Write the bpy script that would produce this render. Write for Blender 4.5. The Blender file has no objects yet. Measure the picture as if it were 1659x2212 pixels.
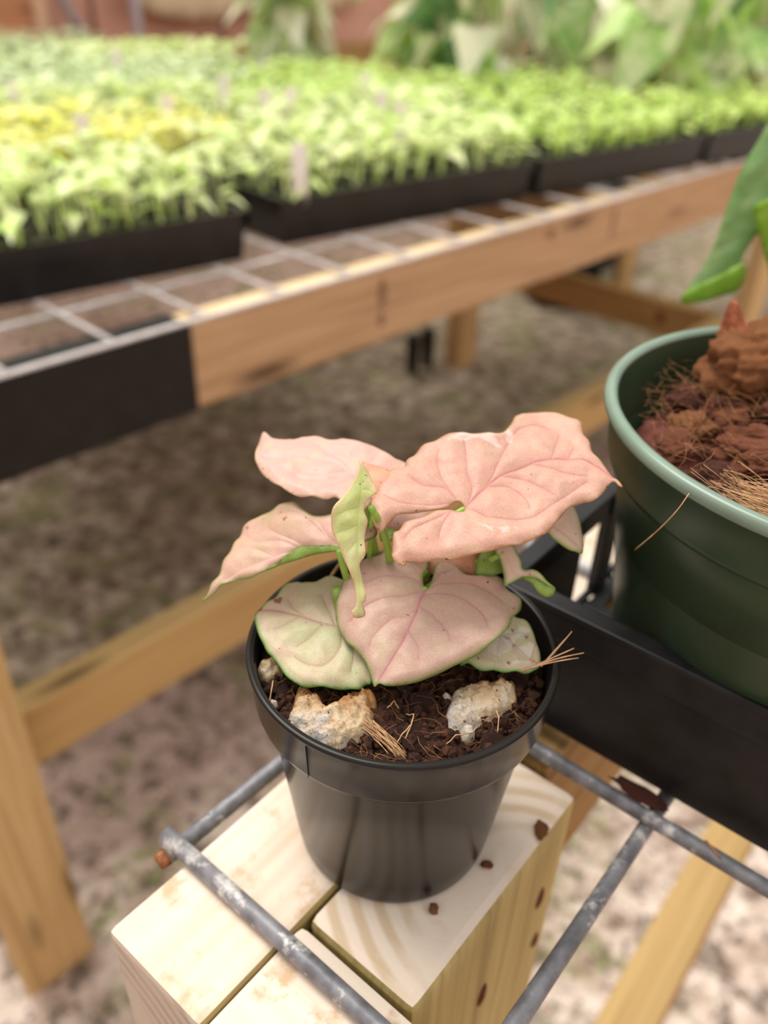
import bpy, bmesh, math, random
import numpy as np
from mathutils import Vector, Matrix, noise, geometry
random.seed(7)
SC = bpy.context.scene
COL = SC.collection
CAM_H = 1.12

# ------------------------------------------------------------------ camera, sky, sun, exposure
cam_data = bpy.data.cameras.new('camera')
cam = bpy.data.objects.new('camera', cam_data)
COL.objects.link(cam)
SC.camera = cam
cam_data.sensor_fit = 'VERTICAL'
cam_data.sensor_height = 36.0
cam_data.lens = 36.0 * 1780.0 / 2212.0
cam_data.clip_start = 0.01
cam_data.clip_end = 60
cam.matrix_world = Matrix.Translation((0, 0, CAM_H)) @ Matrix.Rotation(math.radians(90 - 33.5), 4, 'X') @ Matrix.Rotation(math.radians(2.0), 4, 'Z')
cam_data.dof.use_dof = True
cam_data.dof.focus_distance = 0.197
cam_data.dof.aperture_fstop = 8.0

world = bpy.data.worlds.new('world')
SC.world = world
world.use_nodes = True
bg = world.node_tree.nodes['Background']
bg.inputs[0].default_value = (1.0, 0.975, 0.94, 1)
bg.inputs[1].default_value = 0.95
sun_data = bpy.data.lights.new('sun', 'SUN')
sun_data.energy = 2.6
sun_data.angle = math.radians(35)
sun_data.color = (1.0, 0.95, 0.87)
sun = bpy.data.objects.new('sun', sun_data)
COL.objects.link(sun)
sun.rotation_euler = Vector((-0.35, 0.35, 1.0)).to_track_quat('Z', 'Y').to_euler()
SC.view_settings.view_transform = 'Standard'
SC.view_settings.look = 'None'
SC.view_settings.gamma = 1
SC.view_settings.use_curve_mapping = False
SC.view_settings.exposure = 0.33
SC.cycles.use_denoising = True
SC.cycles.max_bounces = 8
SC.cycles.transparent_max_bounces = 8

# ------------------------------------------------------------------ materials
def newmat(name):
    m = bpy.data.materials.new(name)
    m.use_nodes = True
    nt = m.node_tree
    return m, nt, nt.nodes['Principled BSDF']

def nd(nt, kind, **kw):
    n = nt.nodes.new(kind)
    for k, v in kw.items():
        if isinstance(k, str) and k.startswith('i_'):
            n.inputs[k[2:].replace('_', ' ')].default_value = v
        else:
            setattr(n, k, v)
    return n

def ramp(nt, fac, stops):
    r = nt.nodes.new('ShaderNodeValToRGB')
    el = r.color_ramp.elements
    while len(el) < len(stops):
        el.new(0.5)
    for e, (p, c) in zip(el, stops):
        e.position = p
        e.color = (c[0], c[1], c[2], 1)
    nt.links.new(fac, r.inputs[0])
    return r.outputs[0]

def coords(nt, scale=(1, 1, 1), space='Object'):
    t = nt.nodes.new('ShaderNodeTexCoord')
    mp = nt.nodes.new('ShaderNodeMapping')
    mp.inputs['Scale'].default_value = scale
    nt.links.new(t.outputs[space], mp.inputs[0])
    return mp.outputs[0]

def noise_tex(nt, vec, scale, detail=4, rough=0.55, dist=0.0):
    n = nt.nodes.new('ShaderNodeTexNoise')
    n.inputs['Scale'].default_value = scale
    n.inputs['Detail'].default_value = detail
    n.inputs['Roughness'].default_value = rough
    n.inputs['Distortion'].default_value = dist
    if vec is not None:
        nt.links.new(vec, n.inputs['Vector'])
    return n.outputs['Fac']

def mix(nt, fac, a, b, mode='MIX'):
    m = nt.nodes.new('ShaderNodeMix')
    m.data_type = 'RGBA'
    m.blend_type = mode
    for sock, v in ((m.inputs[0], fac), (m.inputs[6], a), (m.inputs[7], b)):
        if hasattr(v, 'links'):
            nt.links.new(v, sock)
        elif isinstance(v, (int, float)):
            sock.default_value = v
        else:
            sock.default_value = (v[0], v[1], v[2], 1)
    return m.outputs[2]

def bump(nt, bsdf, h, strength=0.3, dist=0.001):
    b = nt.nodes.new('ShaderNodeBump')
    b.inputs['Strength'].default_value = strength
    b.inputs['Distance'].default_value = dist
    nt.links.new(h, b.inputs['Height'])
    nt.links.new(b.outputs[0], bsdf.inputs['Normal'])

def mathn(nt, op, a, b=0.0):
    m = nt.nodes.new('ShaderNodeMath')
    m.operation = op
    for s, v in ((m.inputs[0], a), (m.inputs[1], b)):
        if hasattr(v, 'links'):
            nt.links.new(v, s)
        else:
            s.default_value = v
    return m.outputs[0]

def mat_plain(name, col, rough=0.5, spec=0.5, metal=0.0, var=0.0, nscale=40, bmp=0.0):
    m, nt, b = newmat(name)
    b.inputs['Roughness'].default_value = rough
    b.inputs['Specular IOR Level'].default_value = spec
    b.inputs['Metallic'].default_value = metal
    v = coords(nt)
    f = noise_tex(nt, v, nscale)
    lo = tuple(max(0, c * (1 - var)) for c in col)
    hi = tuple(min(1, c * (1 + var)) for c in col)
    nt.links.new(ramp(nt, f, [(0.3, lo), (0.7, hi)]), b.inputs['Base Color'])
    if bmp:
        bump(nt, b, f, bmp, 0.0005)
    return m

def mat_wood(name, light, mid, dark, knots=True, rough=0.75, gscale=1.0):
    """grain runs along the object's local x"""
    m, nt, b = newmat(name)
    v = coords(nt, (2.2 * gscale, 75 * gscale, 75 * gscale))
    f = noise_tex(nt, v, 1.6, 6, 0.62, 0.6)
    c = ramp(nt, f, [(0.28, dark), (0.45, mid), (0.66, light)])
    v2 = coords(nt, (6, 220, 220))
    f2 = noise_tex(nt, v2, 1.0, 3)
    c = mix(nt, 0.35, c, ramp(nt, f2, [(0.3, dark), (0.6, light)]), 'MIX')
    if knots:
        vv = coords(nt, (5.0, 22, 22))
        vo = nd(nt, 'ShaderNodeTexVoronoi')
        vo.inputs['Scale'].default_value = 0.7
        nt.links.new(vv, vo.inputs['Vector'])
        k = ramp(nt, vo.outputs['Distance'], [(0.08, (1, 1, 1)), (0.22, (0, 0, 0))])
        c = mix(nt, k, c, tuple(x * 0.45 for x in dark))
    nt.links.new(c, b.inputs['Base Color'])
    b.inputs['Roughness'].default_value = rough
    b.inputs['Specular IOR Level'].default_value = 0.25
    bump(nt, b, f2, 0.25, 0.0008)
    return m

def mat_rings(name, light, dark, stain, centre=(0, 0, 0), space_scale=1.0):
    m, nt, b = newmat(name)
    t = nd(nt, 'ShaderNodeTexCoord')
    mp = nd(nt, 'ShaderNodeMapping')
    mp.inputs['Location'].default_value = (0, -centre[1], -centre[2])
    nt.links.new(t.outputs['Object'], mp.inputs[0])
    w = nd(nt, 'ShaderNodeTexWave', wave_type='RINGS', rings_direction='X')
    w.inputs['Scale'].default_value = 34 * space_scale
    w.inputs['Distortion'].default_value = 1.2
    w.inputs['Detail'].default_value = 2
    w.inputs['Detail Scale'].default_value = 1
    nt.links.new(mp.outputs[0], w.inputs[0])
    c = ramp(nt, w.outputs['Fac'], [(0.25, light), (0.85, dark)])
    n1 = noise_tex(nt, coords(nt), 26, 4)
    c = mix(nt, ramp(nt, n1, [(0.42, (.25, .25, .25)), (0.58, (1, 1, 1))]), c, light)
    n2 = noise_tex(nt, coords(nt), 14, 3)
    c = mix(nt, ramp(nt, n2, [(0.66, (0, 0, 0)), (0.74, (.6, .6, .6))]), c, stain)
    n3 = noise_tex(nt, coords(nt), 260, 3)
    c = mix(nt, ramp(nt, n3, [(0.7, (0, 0, 0)), (0.78, (.5, .5, .5))]), c, stain)
    nt.links.new(c, b.inputs['Base Color'])
    b.inputs['Roughness'].default_value = 0.8
    b.inputs['Specular IOR Level'].default_value = 0.2
    bump(nt, b, n3, 0.3, 0.0006)
    return m

def mat_leaf(name, a, b2, c3, veincol, rimcol, rimamt=1.0, rough=0.45, scale=90, trans=0.25, veinamt=0.8):
    """a, b2, c3: patch colours; attributes vein / rim / wet / scar live on the mesh"""
    m, nt, b = newmat(name)
    v = coords(nt)
    f = noise_tex(nt, v, scale, 3)
    c = ramp(nt, f, [(0.32, a), (0.5, b2), (0.68, c3)])
    fine = noise_tex(nt, v, 2600, 2, 0.7)
    c = mix(nt, 0.14, c, ramp(nt, fine, [(0.35, tuple(x * .6 for x in a)), (0.65, (1, .93, .85))]))
    net = nd(nt, 'ShaderNodeTexVoronoi', feature='DISTANCE_TO_EDGE')
    net.inputs['Scale'].default_value = 330
    nt.links.new(v, net.inputs['Vector'])
    netf = ramp(nt, net.outputs['Distance'], [(0.0, (.10, .10, .10)), (0.07, (0, 0, 0))])
    c = mix(nt, netf, c, veincol)
    def attr(n):
        at = nd(nt, 'ShaderNodeAttribute', attribute_name=n)
        return at.outputs['Fac']
    c = mix(nt, mathn(nt, 'MULTIPLY', attr('vein'), veinamt), c, veincol)
    c = mix(nt, mathn(nt, 'MULTIPLY', attr('halo'), 0.26), c, tuple(.6 * x + .4 * y for x, y in zip(veincol, b2)))
    c = mix(nt, mathn(nt, 'MULTIPLY', attr('rim'), rimamt), c, rimcol)
    sp = noise_tex(nt, v, 700, 1)
    c = mix(nt, ramp(nt, sp, [(0.765, (0, 0, 0)), (0.79, (1, 1, 1))]), c, (0.16, 0.06, 0.03))
    c = mix(nt, attr('scar'), c, (0.30, 0.13, 0.055))
    nt.links.new(c, b.inputs['Base Color'])
    wet = attr('wet')
    c = mix(nt, mathn(nt, 'MULTIPLY', wet, .35), c, (.95, .88, .86))  # white glare of the wet film painted into the base colour
    nt.links.new(c, b.inputs['Base Color'])
    nt.links.new(mathn(nt, 'SUBTRACT', rough, mathn(nt, 'MULTIPLY', wet, rough - 0.08)), b.inputs['Roughness'])
    b.inputs['Specular IOR Level'].default_value = 0.4
    bump(nt, b, fine, 0.12, 0.0003)
    if trans:
        tr = nd(nt, 'ShaderNodeBsdfTranslucent')
        nt.links.new(c, tr.inputs[0])
        ms = nd(nt, 'ShaderNodeMixShader')
        ms.inputs[0].default_value = trans
        out = nt.nodes['Material Output']
        nt.links.new(b.outputs[0], ms.inputs[1])
        nt.links.new(tr.outputs[0], ms.inputs[2])
        nt.links.new(ms.outputs[0], out.inputs[0])
    return m

def mat_foliage(name, cols, rough=0.4, trans=0.35, scale=60, rand=True):
    m, nt, b = newmat(name)
    v = coords(nt)
    g = nd(nt, 'ShaderNodeNewGeometry')
    f = noise_tex(nt, g.outputs['Position'], scale, 3)
    n = len(cols)
    c = ramp(nt, f, [(0.25 + 0.5 * i / (n - 1), cc) for i, cc in enumerate(cols)])
    nt.links.new(c, b.inputs['Base Color'])
    b.inputs['Roughness'].default_value = rough
    tr = nd(nt, 'ShaderNodeBsdfTranslucent')
    nt.links.new(c, tr.inputs[0])
    ms = nd(nt, 'ShaderNodeMixShader')
    ms.inputs[0].default_value = trans
    nt.links.new(b.outputs[0], ms.inputs[1])
    nt.links.new(tr.outputs[0], ms.inputs[2])
    nt.links.new(ms.outputs[0], nt.nodes['Material Output'].inputs[0])
    return m

M = {}
M['cream'] = mat_wood('bleached_wood', (.80, .69, .58), (.76, .63, .51), (.62, .46, .33), knots=False)
def stain_top(m, col, scale=55, lo=.56, hi=.66, amt=.75):
    nt = m.node_tree; b = nt.nodes['Principled BSDF']
    src = b.inputs['Base Color'].links[0].from_socket
    v = coords(nt)
    f = noise_tex(nt, v, scale, 5, .65)
    f2 = noise_tex(nt, v, scale * .3, 3, .5)
    c = mix(nt, ramp(nt, f, [(lo, (0, 0, 0)), (hi, (amt, amt, amt))]), src, col)
    c = mix(nt, ramp(nt, f2, [(.50, (0, 0, 0)), (.66, (.45, .45, .45))]), c, (.72, .52, .36))
    nt.links.new(c, b.inputs['Base Color'])
stain_top(M['cream'], (.50, .32, .17))
M['cream_end'] = mat_rings('sawn_board_end', (.52, .43, .35), (.36, .28, .22), (.28, .18, .12), (0.0, 0.04, -.03), 1.3)
M['post_top'] = mat_rings('post_end_grain', (.80, .67, .55), (.58, .42, .26), (.50, .30, .16), (0, -.008, .020), 1.35)
M['pine'] = mat_wood('treated_pine', (.52, .36, .155), (.43, .285, .115), (.29, .17, .06))
M['pine_green'] = mat_wood('greenish_pine', (.60, .47, .20), (.46, .36, .15), (.24, .16, .06))
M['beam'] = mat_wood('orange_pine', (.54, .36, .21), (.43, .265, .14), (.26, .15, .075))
M['beam_lit_top'] = mat_wood('lit_pine_top', (.80, .62, .38), (.72, .52, .29), (.5, .3, .13))  # beam wood painted lighter on top faces, as lit from above
M['shade_wood'] = mat_wood('shade_darkened_pine', (.45, .28, .11), (.36, .21, .07), (.2, .1, .03))  # pine with the shade under tray and benches put into its colour
M['black'] = mat_plain('black_plastic', (.013, .0125, .013), 0.40, 0.32, var=.3)
M['pot_black'] = mat_plain('glossy_black_plastic', (.014, .012, .0105), 0.22, 0.18, var=.15)
M['tray_black'] = mat_plain('scuffed_black_plastic', (.011, .0105, .0115), 0.42, 0.30, var=.5, nscale=90)
M['wrap'] = mat_plain('black_rubber_wrap', (.010, .009, .008), 0.5, 0.25, var=.3)
M['green_pot'] = mat_plain('green_plastic', (.026, .050, .025), 0.33, 0.34, var=.12)
M['sheen_rim'] = mat_plain('green_sky_sheen_rim', (.17, .245, .19), 0.28, 0.5, var=.12)  # pot green painted lighter on the lip in place of sky reflection
M['fiber'] = mat_plain('coir_strand', (.42, .20, .085), 0.7, 0.2, var=.35, nscale=300)
M['fiber_light'] = mat_plain('pale_coir_strand', (.60, .36, .19), 0.7, 0.2, var=.3, nscale=300)
M['stem'] = mat_plain('green_petiole', (.26, .46, .06), 0.4, 0.5, var=.2, nscale=120)
M['pole'] = mat_plain('galvanised_pole', (.55, .50, .56), 0.5, 0.5, metal=.3, var=.1)
M['tarp'] = mat_plain('beige_cloth', (.72, .55, .38), 0.9, 0.1, var=.12, nscale=3)
M['terracotta'] = mat_plain('terracotta_panel', (.66, .36, .27), 0.8, 0.2, var=.15, nscale=3)
M['terra_dark'] = mat_plain('brown_joint', (.36, .17, .11), 0.8, 0.2, var=.2, nscale=4)
M['terra_pot'] = mat_plain('red_brown_pot', (.33, .10, .06), 0.7, 0.3, var=.2, nscale=10)
M['bead'] = mat_plain('pale_bead', (.62, .56, .22), 0.4, 0.4, var=.25, nscale=300)

def mat_wire():
    m, nt, b = newmat('galvanised_wire')
    v = coords(nt)
    f = noise_tex(nt, v, 150, 4)
    c = ramp(nt, f, [(0.35, (.13, .13, .145)), (0.65, (.26, .26, .28))])
    f2 = noise_tex(nt, v, 60, 5, .7)
    c = mix(nt, ramp(nt, f2, [(0.56, (0, 0, 0)), (0.64, (1, 1, 1))]), c, (.60, .59, .57))
    nt.links.new(c, b.inputs['Base Color'])
    b.inputs['Metallic'].default_value = 0.25
    b.inputs['Roughness'].default_value = 0.5
    bump(nt, b, f, .4, .0006)
    return m
M['wire'] = mat_wire()
M['mesh_wire'] = mat_plain('pale_galvanised_mesh', (.70, .66, .65), 0.5, 0.5, metal=.2, var=.15)
M['rust'] = mat_plain('rusty_wire_end', (.30, .12, .05), 0.8, 0.2, var=.5, nscale=500)

def mat_soil(name, a, b2, c3, sc=500):
    m, nt, b = newmat(name)
    v = coords(nt)
    f = noise_tex(nt, v, sc, 5, .7)
    nt.links.new(ramp(nt, f, [(0.3, a), (0.52, b2), (0.72, c3)]), b.inputs['Base Color'])
    b.inputs['Roughness'].default_value = 0.85
    b.inputs['Specular IOR Level'].default_value = 0.35
    f3 = noise_tex(nt, v, sc * 2.4, 4, .7)
    bump(nt, b, f3, .9, .0012)
    return m
M['soil'] = mat_soil('dark_coir_mix', (.012, .004, .002), (.055, .018, .008), (.16, .055, .025))
M['soil2'] = mat_soil('tray_soil', (.02, .015, .012), (.05, .04, .032), (.16, .14, .12), 200)
M['bark'] = mat_soil('red_brown_bark', (.10, .025, .012), (.32, .095, .042), (.56, .24, .13), 110)
M['bark_dark'] = mat_soil('dark_red_bark', (.05, .014, .010), (.15, .04, .025), (.28, .10, .07), 160)
M['bark_orange'] = mat_soil('orange_husk', (.26, .085, .025), (.44, .17, .06), (.58, .28, .12), 170)

def mat_pumice():
    m, nt, b = newmat('stained_perlite')
    v = coords(nt)
    f = noise_tex(nt, v, 90, 4, .6)
    at = nd(nt, 'ShaderNodeAttribute', attribute_name='stain')
    fac = mathn(nt, 'ADD', mathn(nt, 'MULTIPLY', f, 0.9), mathn(nt, 'MULTIPLY', at.outputs['Fac'], 0.5))
    c = ramp(nt, fac, [(0.36, (.52, .48, .45)), (0.54, (.54, .41, .26)), (0.74, (.36, .18, .07))])
    f2 = noise_tex(nt, v, 750, 3, .6)
    c = mix(nt, ramp(nt, f2, [(0.62, (0, 0, 0)), (0.70, (1, 1, 1))]), c, (.10, .05, .03))
    nt.links.new(c, b.inputs['Base Color'])
    b.inputs['Roughness'].default_value = 0.9
    b.inputs['Specular IOR Level'].default_value = 0.2
    f3 = noise_tex(nt, v, 1500, 3, .6)
    bump(nt, b, f3, .6, .0006)
    return m
M['pumice'] = mat_pumice()

def mat_ground():
    m, nt, b = newmat('sandy_ground')
    v = coords(nt)
    f = noise_tex(nt, v, 14, 8, .72)
    dry = ramp(nt, f, [(0.3, (.26, .17, .12)), (0.43, (.54, .42, .34)), (0.56, (.84, .72, .63))])
    wet = ramp(nt, f, [(0.3, (.13, .10, .068)), (0.46, (.30, .24, .17)), (0.60, (.58, .49, .39))])
    dirt = ramp(nt, f, [(0.3, (.26, .18, .14)), (0.6, (.44, .33, .28))])
    # dry pale stones under the near bench, trodden dirt in the aisle, mossy soil beyond
    sx = nd(nt, 'ShaderNodeSeparateXYZ')
    nt.links.new(v, sx.inputs[0])
    wob = mathn(nt, 'MULTIPLY', noise_tex(nt, v, 3, 3), 0.35)
    d = mathn(nt, 'ADD', mathn(nt, 'ADD', mathn(nt, 'MULTIPLY', sx.outputs[0], -0.75), mathn(nt, 'MULTIPLY', sx.outputs[1], 0.66)), wob)
    c = mix(nt, ramp(nt, d, [(0.90, (0, 0, 0)), (1.0, (1, 1, 1))]), dry, dirt)
    c = mix(nt, ramp(nt, mathn(nt, 'MULTIPLY', d, .5), [(0.60, (0, 0, 0)), (0.66, (1, 1, 1))]), c, wet)
    c = mix(nt, ramp(nt, mathn(nt, 'MULTIPLY', d, .3), [(0.62, (0, 0, 0)), (0.72, (1, 1, 1))]), c, (.66, .50, .41))  # farthest ground painted lighter to make up for light the trays block
    blot = noise_tex(nt, v, 22, 5, .7)
    c = mix(nt, ramp(nt, blot, [(0.40, (.8, .8, .8)), (0.50, (0, 0, 0))]), c, (.085, .06, .04))
    g = noise_tex(nt, v, 5, 5, .65)
    gm = noise_tex(nt, v, 55, 3, .6)
    gmask = mathn(nt, 'MULTIPLY', ramp(nt, g, [(0.5, (0, 0, 0)), (0.60, (1, 1, 1))]), ramp(nt, gm, [(0.42, (0, 0, 0)), (0.58, (.8, .8, .8))]))
    c = mix(nt, gmask, c, (.22, .24, .085))
    sp = noise_tex(nt, v, 38, 4, .6)
    c = mix(nt, ramp(nt, sp, [(0.62, (0, 0, 0)), (0.67, (.9, .9, .9))]), c, (.07, .04, .03))
    nt.links.new(c, b.inputs['Base Color'])
    b.inputs['Roughness'].default_value = 0.9
    b.inputs['Specular IOR Level'].default_value = 0.15
    bump(nt, b, f, .8, .02)
    return m
M['ground'] = mat_ground()

# ------------------------------------------------------------------ geometry helpers
def setp(o, label=None, cat=None, group=None, kind=None):
    if label: o['label'] = label
    if cat: o['category'] = cat
    if group: o['group'] = group
    if kind: o['kind'] = kind
    return o

def empty(name, loc=(0, 0, 0), label=None, cat=None, group=None, rz=0):
    o = bpy.data.objects.new(name, None)
    o.empty_display_size = 0.02
    o.location = loc
    o.rotation_euler = (0, 0, rz)
    COL.objects.link(o)
    return setp(o, label, cat, group)

def link(name, me, parent=None, loc=None, rot=None):
    o = bpy.data.objects.new(name, me)
    COL.objects.link(o)
    if loc is not None: o.location = loc
    if rot is not None: o.rotation_euler = rot
    if parent is not None:
        o.parent = parent
    return o

def world_parent(o, parent):
    """parent while keeping the object where it stands (parents here are unrotated empties unless noted)"""
    mw = Matrix.LocRotScale(o.location, o.rotation_euler, o.scale)
    pw = Matrix.LocRotScale(parent.location, parent.rotation_euler, parent.scale)
    if parent.parent is not None:
        g = parent.parent
        pw = Matrix.LocRotScale(g.location, g.rotation_euler, g.scale) @ pw
    o.parent = parent
    l, r, s = (pw.inverted() @ mw).decompose()
    o.location, o.rotation_euler, o.scale = l, r.to_euler(), s
    return o

def mesh(name, V, Fc, mats, smooth=False, fmat=None):
    me = bpy.data.meshes.new(name)
    me.from_pydata([tuple(v) for v in V], [], [tuple(f) for f in Fc])
    for m in mats if isinstance(mats, (list, tuple)) else [mats]:
        me.materials.append(m)
    if fmat is not None:
        me.polygons.foreach_set('material_index', fmat)
    if smooth:
        me.polygons.foreach_set('use_smooth', [True] * len(me.polygons))
    me.update()
    return me

def box(name, size, mat, parent=None, loc=(0, 0, 0), rot=(0, 0, 0), bevel=0.002, topmat=None, endmat=None, wob=0.0, seg=1, toplocal=(0, 0, 1)):
    """box with its centre at loc; length along local x"""
    bm = bmesh.new()
    bmesh.ops.create_cube(bm, size=1)
    bmesh.ops.scale(bm, vec=size, verts=bm.verts)
    if seg > 1:
        ed = [e for e in bm.edges if abs((e.verts[0].co - e.verts[1].co).normalized().x) > .9]
        bmesh.ops.subdivide_edges(bm, edges=ed, cuts=seg - 1, use_grid_fill=True)
    if bevel:
        bmesh.ops.bevel(bm, geom=[e for e in bm.edges if e.calc_face_angle(0) > .5], offset=bevel, segments=2, affect='EDGES', profile=.6)
    if wob:
        for v in bm.verts:
            n = noise.noise_vector(v.co * 14)
            v.co += n * wob
    me = bpy.data.meshes.new(name)
    me.materials.append(mat)
    tl = Vector(toplocal)
    if topmat: me.materials.append(topmat)
    if endmat: me.materials.append(endmat)
    for f in bm.faces:
        if topmat and f.normal.dot(tl) > .75: f.material_index = 1
        if endmat and abs(f.normal.x) > .9: f.material_index = 2 if topmat else 1
    bm.to_mesh(me)
    bm.free()
    o = link(name, me, None, loc, rot)
    if parent is not None: world_parent(o, parent)
    return o

def tube_geo(pts, radii, n=8, closed_ends=True):
    pts = [Vector(p) for p in pts]
    if not isinstance(radii, (list, tuple)): radii = [radii] * len(pts)
    V, Fc = [], []
    prev = None
    for i, p in enumerate(pts):
        t = (pts[min(i + 1, len(pts) - 1)] - pts[max(i - 1, 0)]).normalized()
        if prev is None:
            a = t.orthogonal().normalized()
        else:
            a = (prev - t * prev.dot(t)).normalized()
        prev = a
        b = t.cross(a)
        for k in range(n):
            an = 2 * math.pi * k / n
            V.append(p + (a * math.cos(an) + b * math.sin(an)) * radii[i])
    for i in range(len(pts) - 1):
        for k in range(n):
            k2 = (k + 1) % n
            Fc.append((i * n + k, i * n + k2, (i + 1) * n + k2, (i + 1) * n + k))
    if closed_ends:
        Fc.append(tuple(range(n - 1, -1, -1)))
        Fc.append(tuple((len(pts) - 1) * n + k for k in range(n)))
    return V, Fc

def tube(name, pts, radii, mat, parent=None, n=8):
    """pts in world coordinates"""
    c = Vector(pts[0])
    V, Fc = tube_geo([Vector(p) - c for p in pts], radii, n)
    o = link(name, mesh(name, V, Fc, mat, True), None, c)
    if parent is not None: world_parent(o, parent)
    return o

def bez(p0, p1, p2, n=10):
    p0, p1, p2 = Vector(p0), Vector(p1), Vector(p2)
    return [p0 * (1 - t) ** 2 + p1 * 2 * t * (1 - t) + p2 * t * t for t in [i / n for i in range(n + 1)]]

def lathe(name, prof, mats, n=96, fmat=None, parent=None, loc=(0, 0, 0)):
    V, Fc, fm = [], [], []
    for i, (r, z) in enumerate(prof):
        for k in range(n):
            a = 2 * math.pi * k / n
            V.append((r * math.cos(a), r * math.sin(a), z))
    for i in range(len(prof) - 1):
        for k in range(n):
            k2 = (k + 1) % n
            Fc.append((i * n + k, i * n + k2, (i + 1) * n + k2, (i + 1) * n + k))
            fm.append(fmat[i] if fmat else 0)
    o = link(name, mesh(name, V, Fc, mats, True, fm), None, loc)
    if parent is not None: world_parent(o, parent)
    return o

class Geo:
    def __init__(s): s.V, s.F = [], []
    def add(s, V, F, T=None):
        k = len(s.V)
        s.V += [T @ Vector(v) for v in V] if T is not None else [tuple(v) for v in V]
        s.F += [tuple(i + k for i in f) for f in F]
    def obj(s, name, mat, parent=None, smooth=True):
        o = link(name, mesh(name, s.V, s.F, mat, smooth))
        if parent is not None: world_parent(o, parent)
        return o

def inpoly(x, y, P):
    r = np.zeros(len(x), bool)
    n = len(P)
    for i in range(n):
        x1, y1 = P[i]; x2, y2 = P[(i + 1) % n]
        if y1 == y2: continue
        c = ((y1 > y) != (y2 > y)) & (x < (x2 - x1) * (y - y1) / (y2 - y1) + x1)
        r ^= c
    return r

def polydist(x, y, P, closed):
    d = np.full(len(x), 1e9)
    n = len(P)
    for i in range(n if closed else n - 1):
        ax, ay = P[i]; bx, by = P[(i + 1) % n]
        L = (bx - ax) ** 2 + (by - ay) ** 2 + 1e-12
        t = np.clip(((x - ax) * (bx - ax) + (y - ay) * (by - ay)) / L, 0, 1)
        d = np.minimum(d, np.hypot(x - ax - t * (bx - ax), y - ay - t * (by - ay)))
    return d

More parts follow.
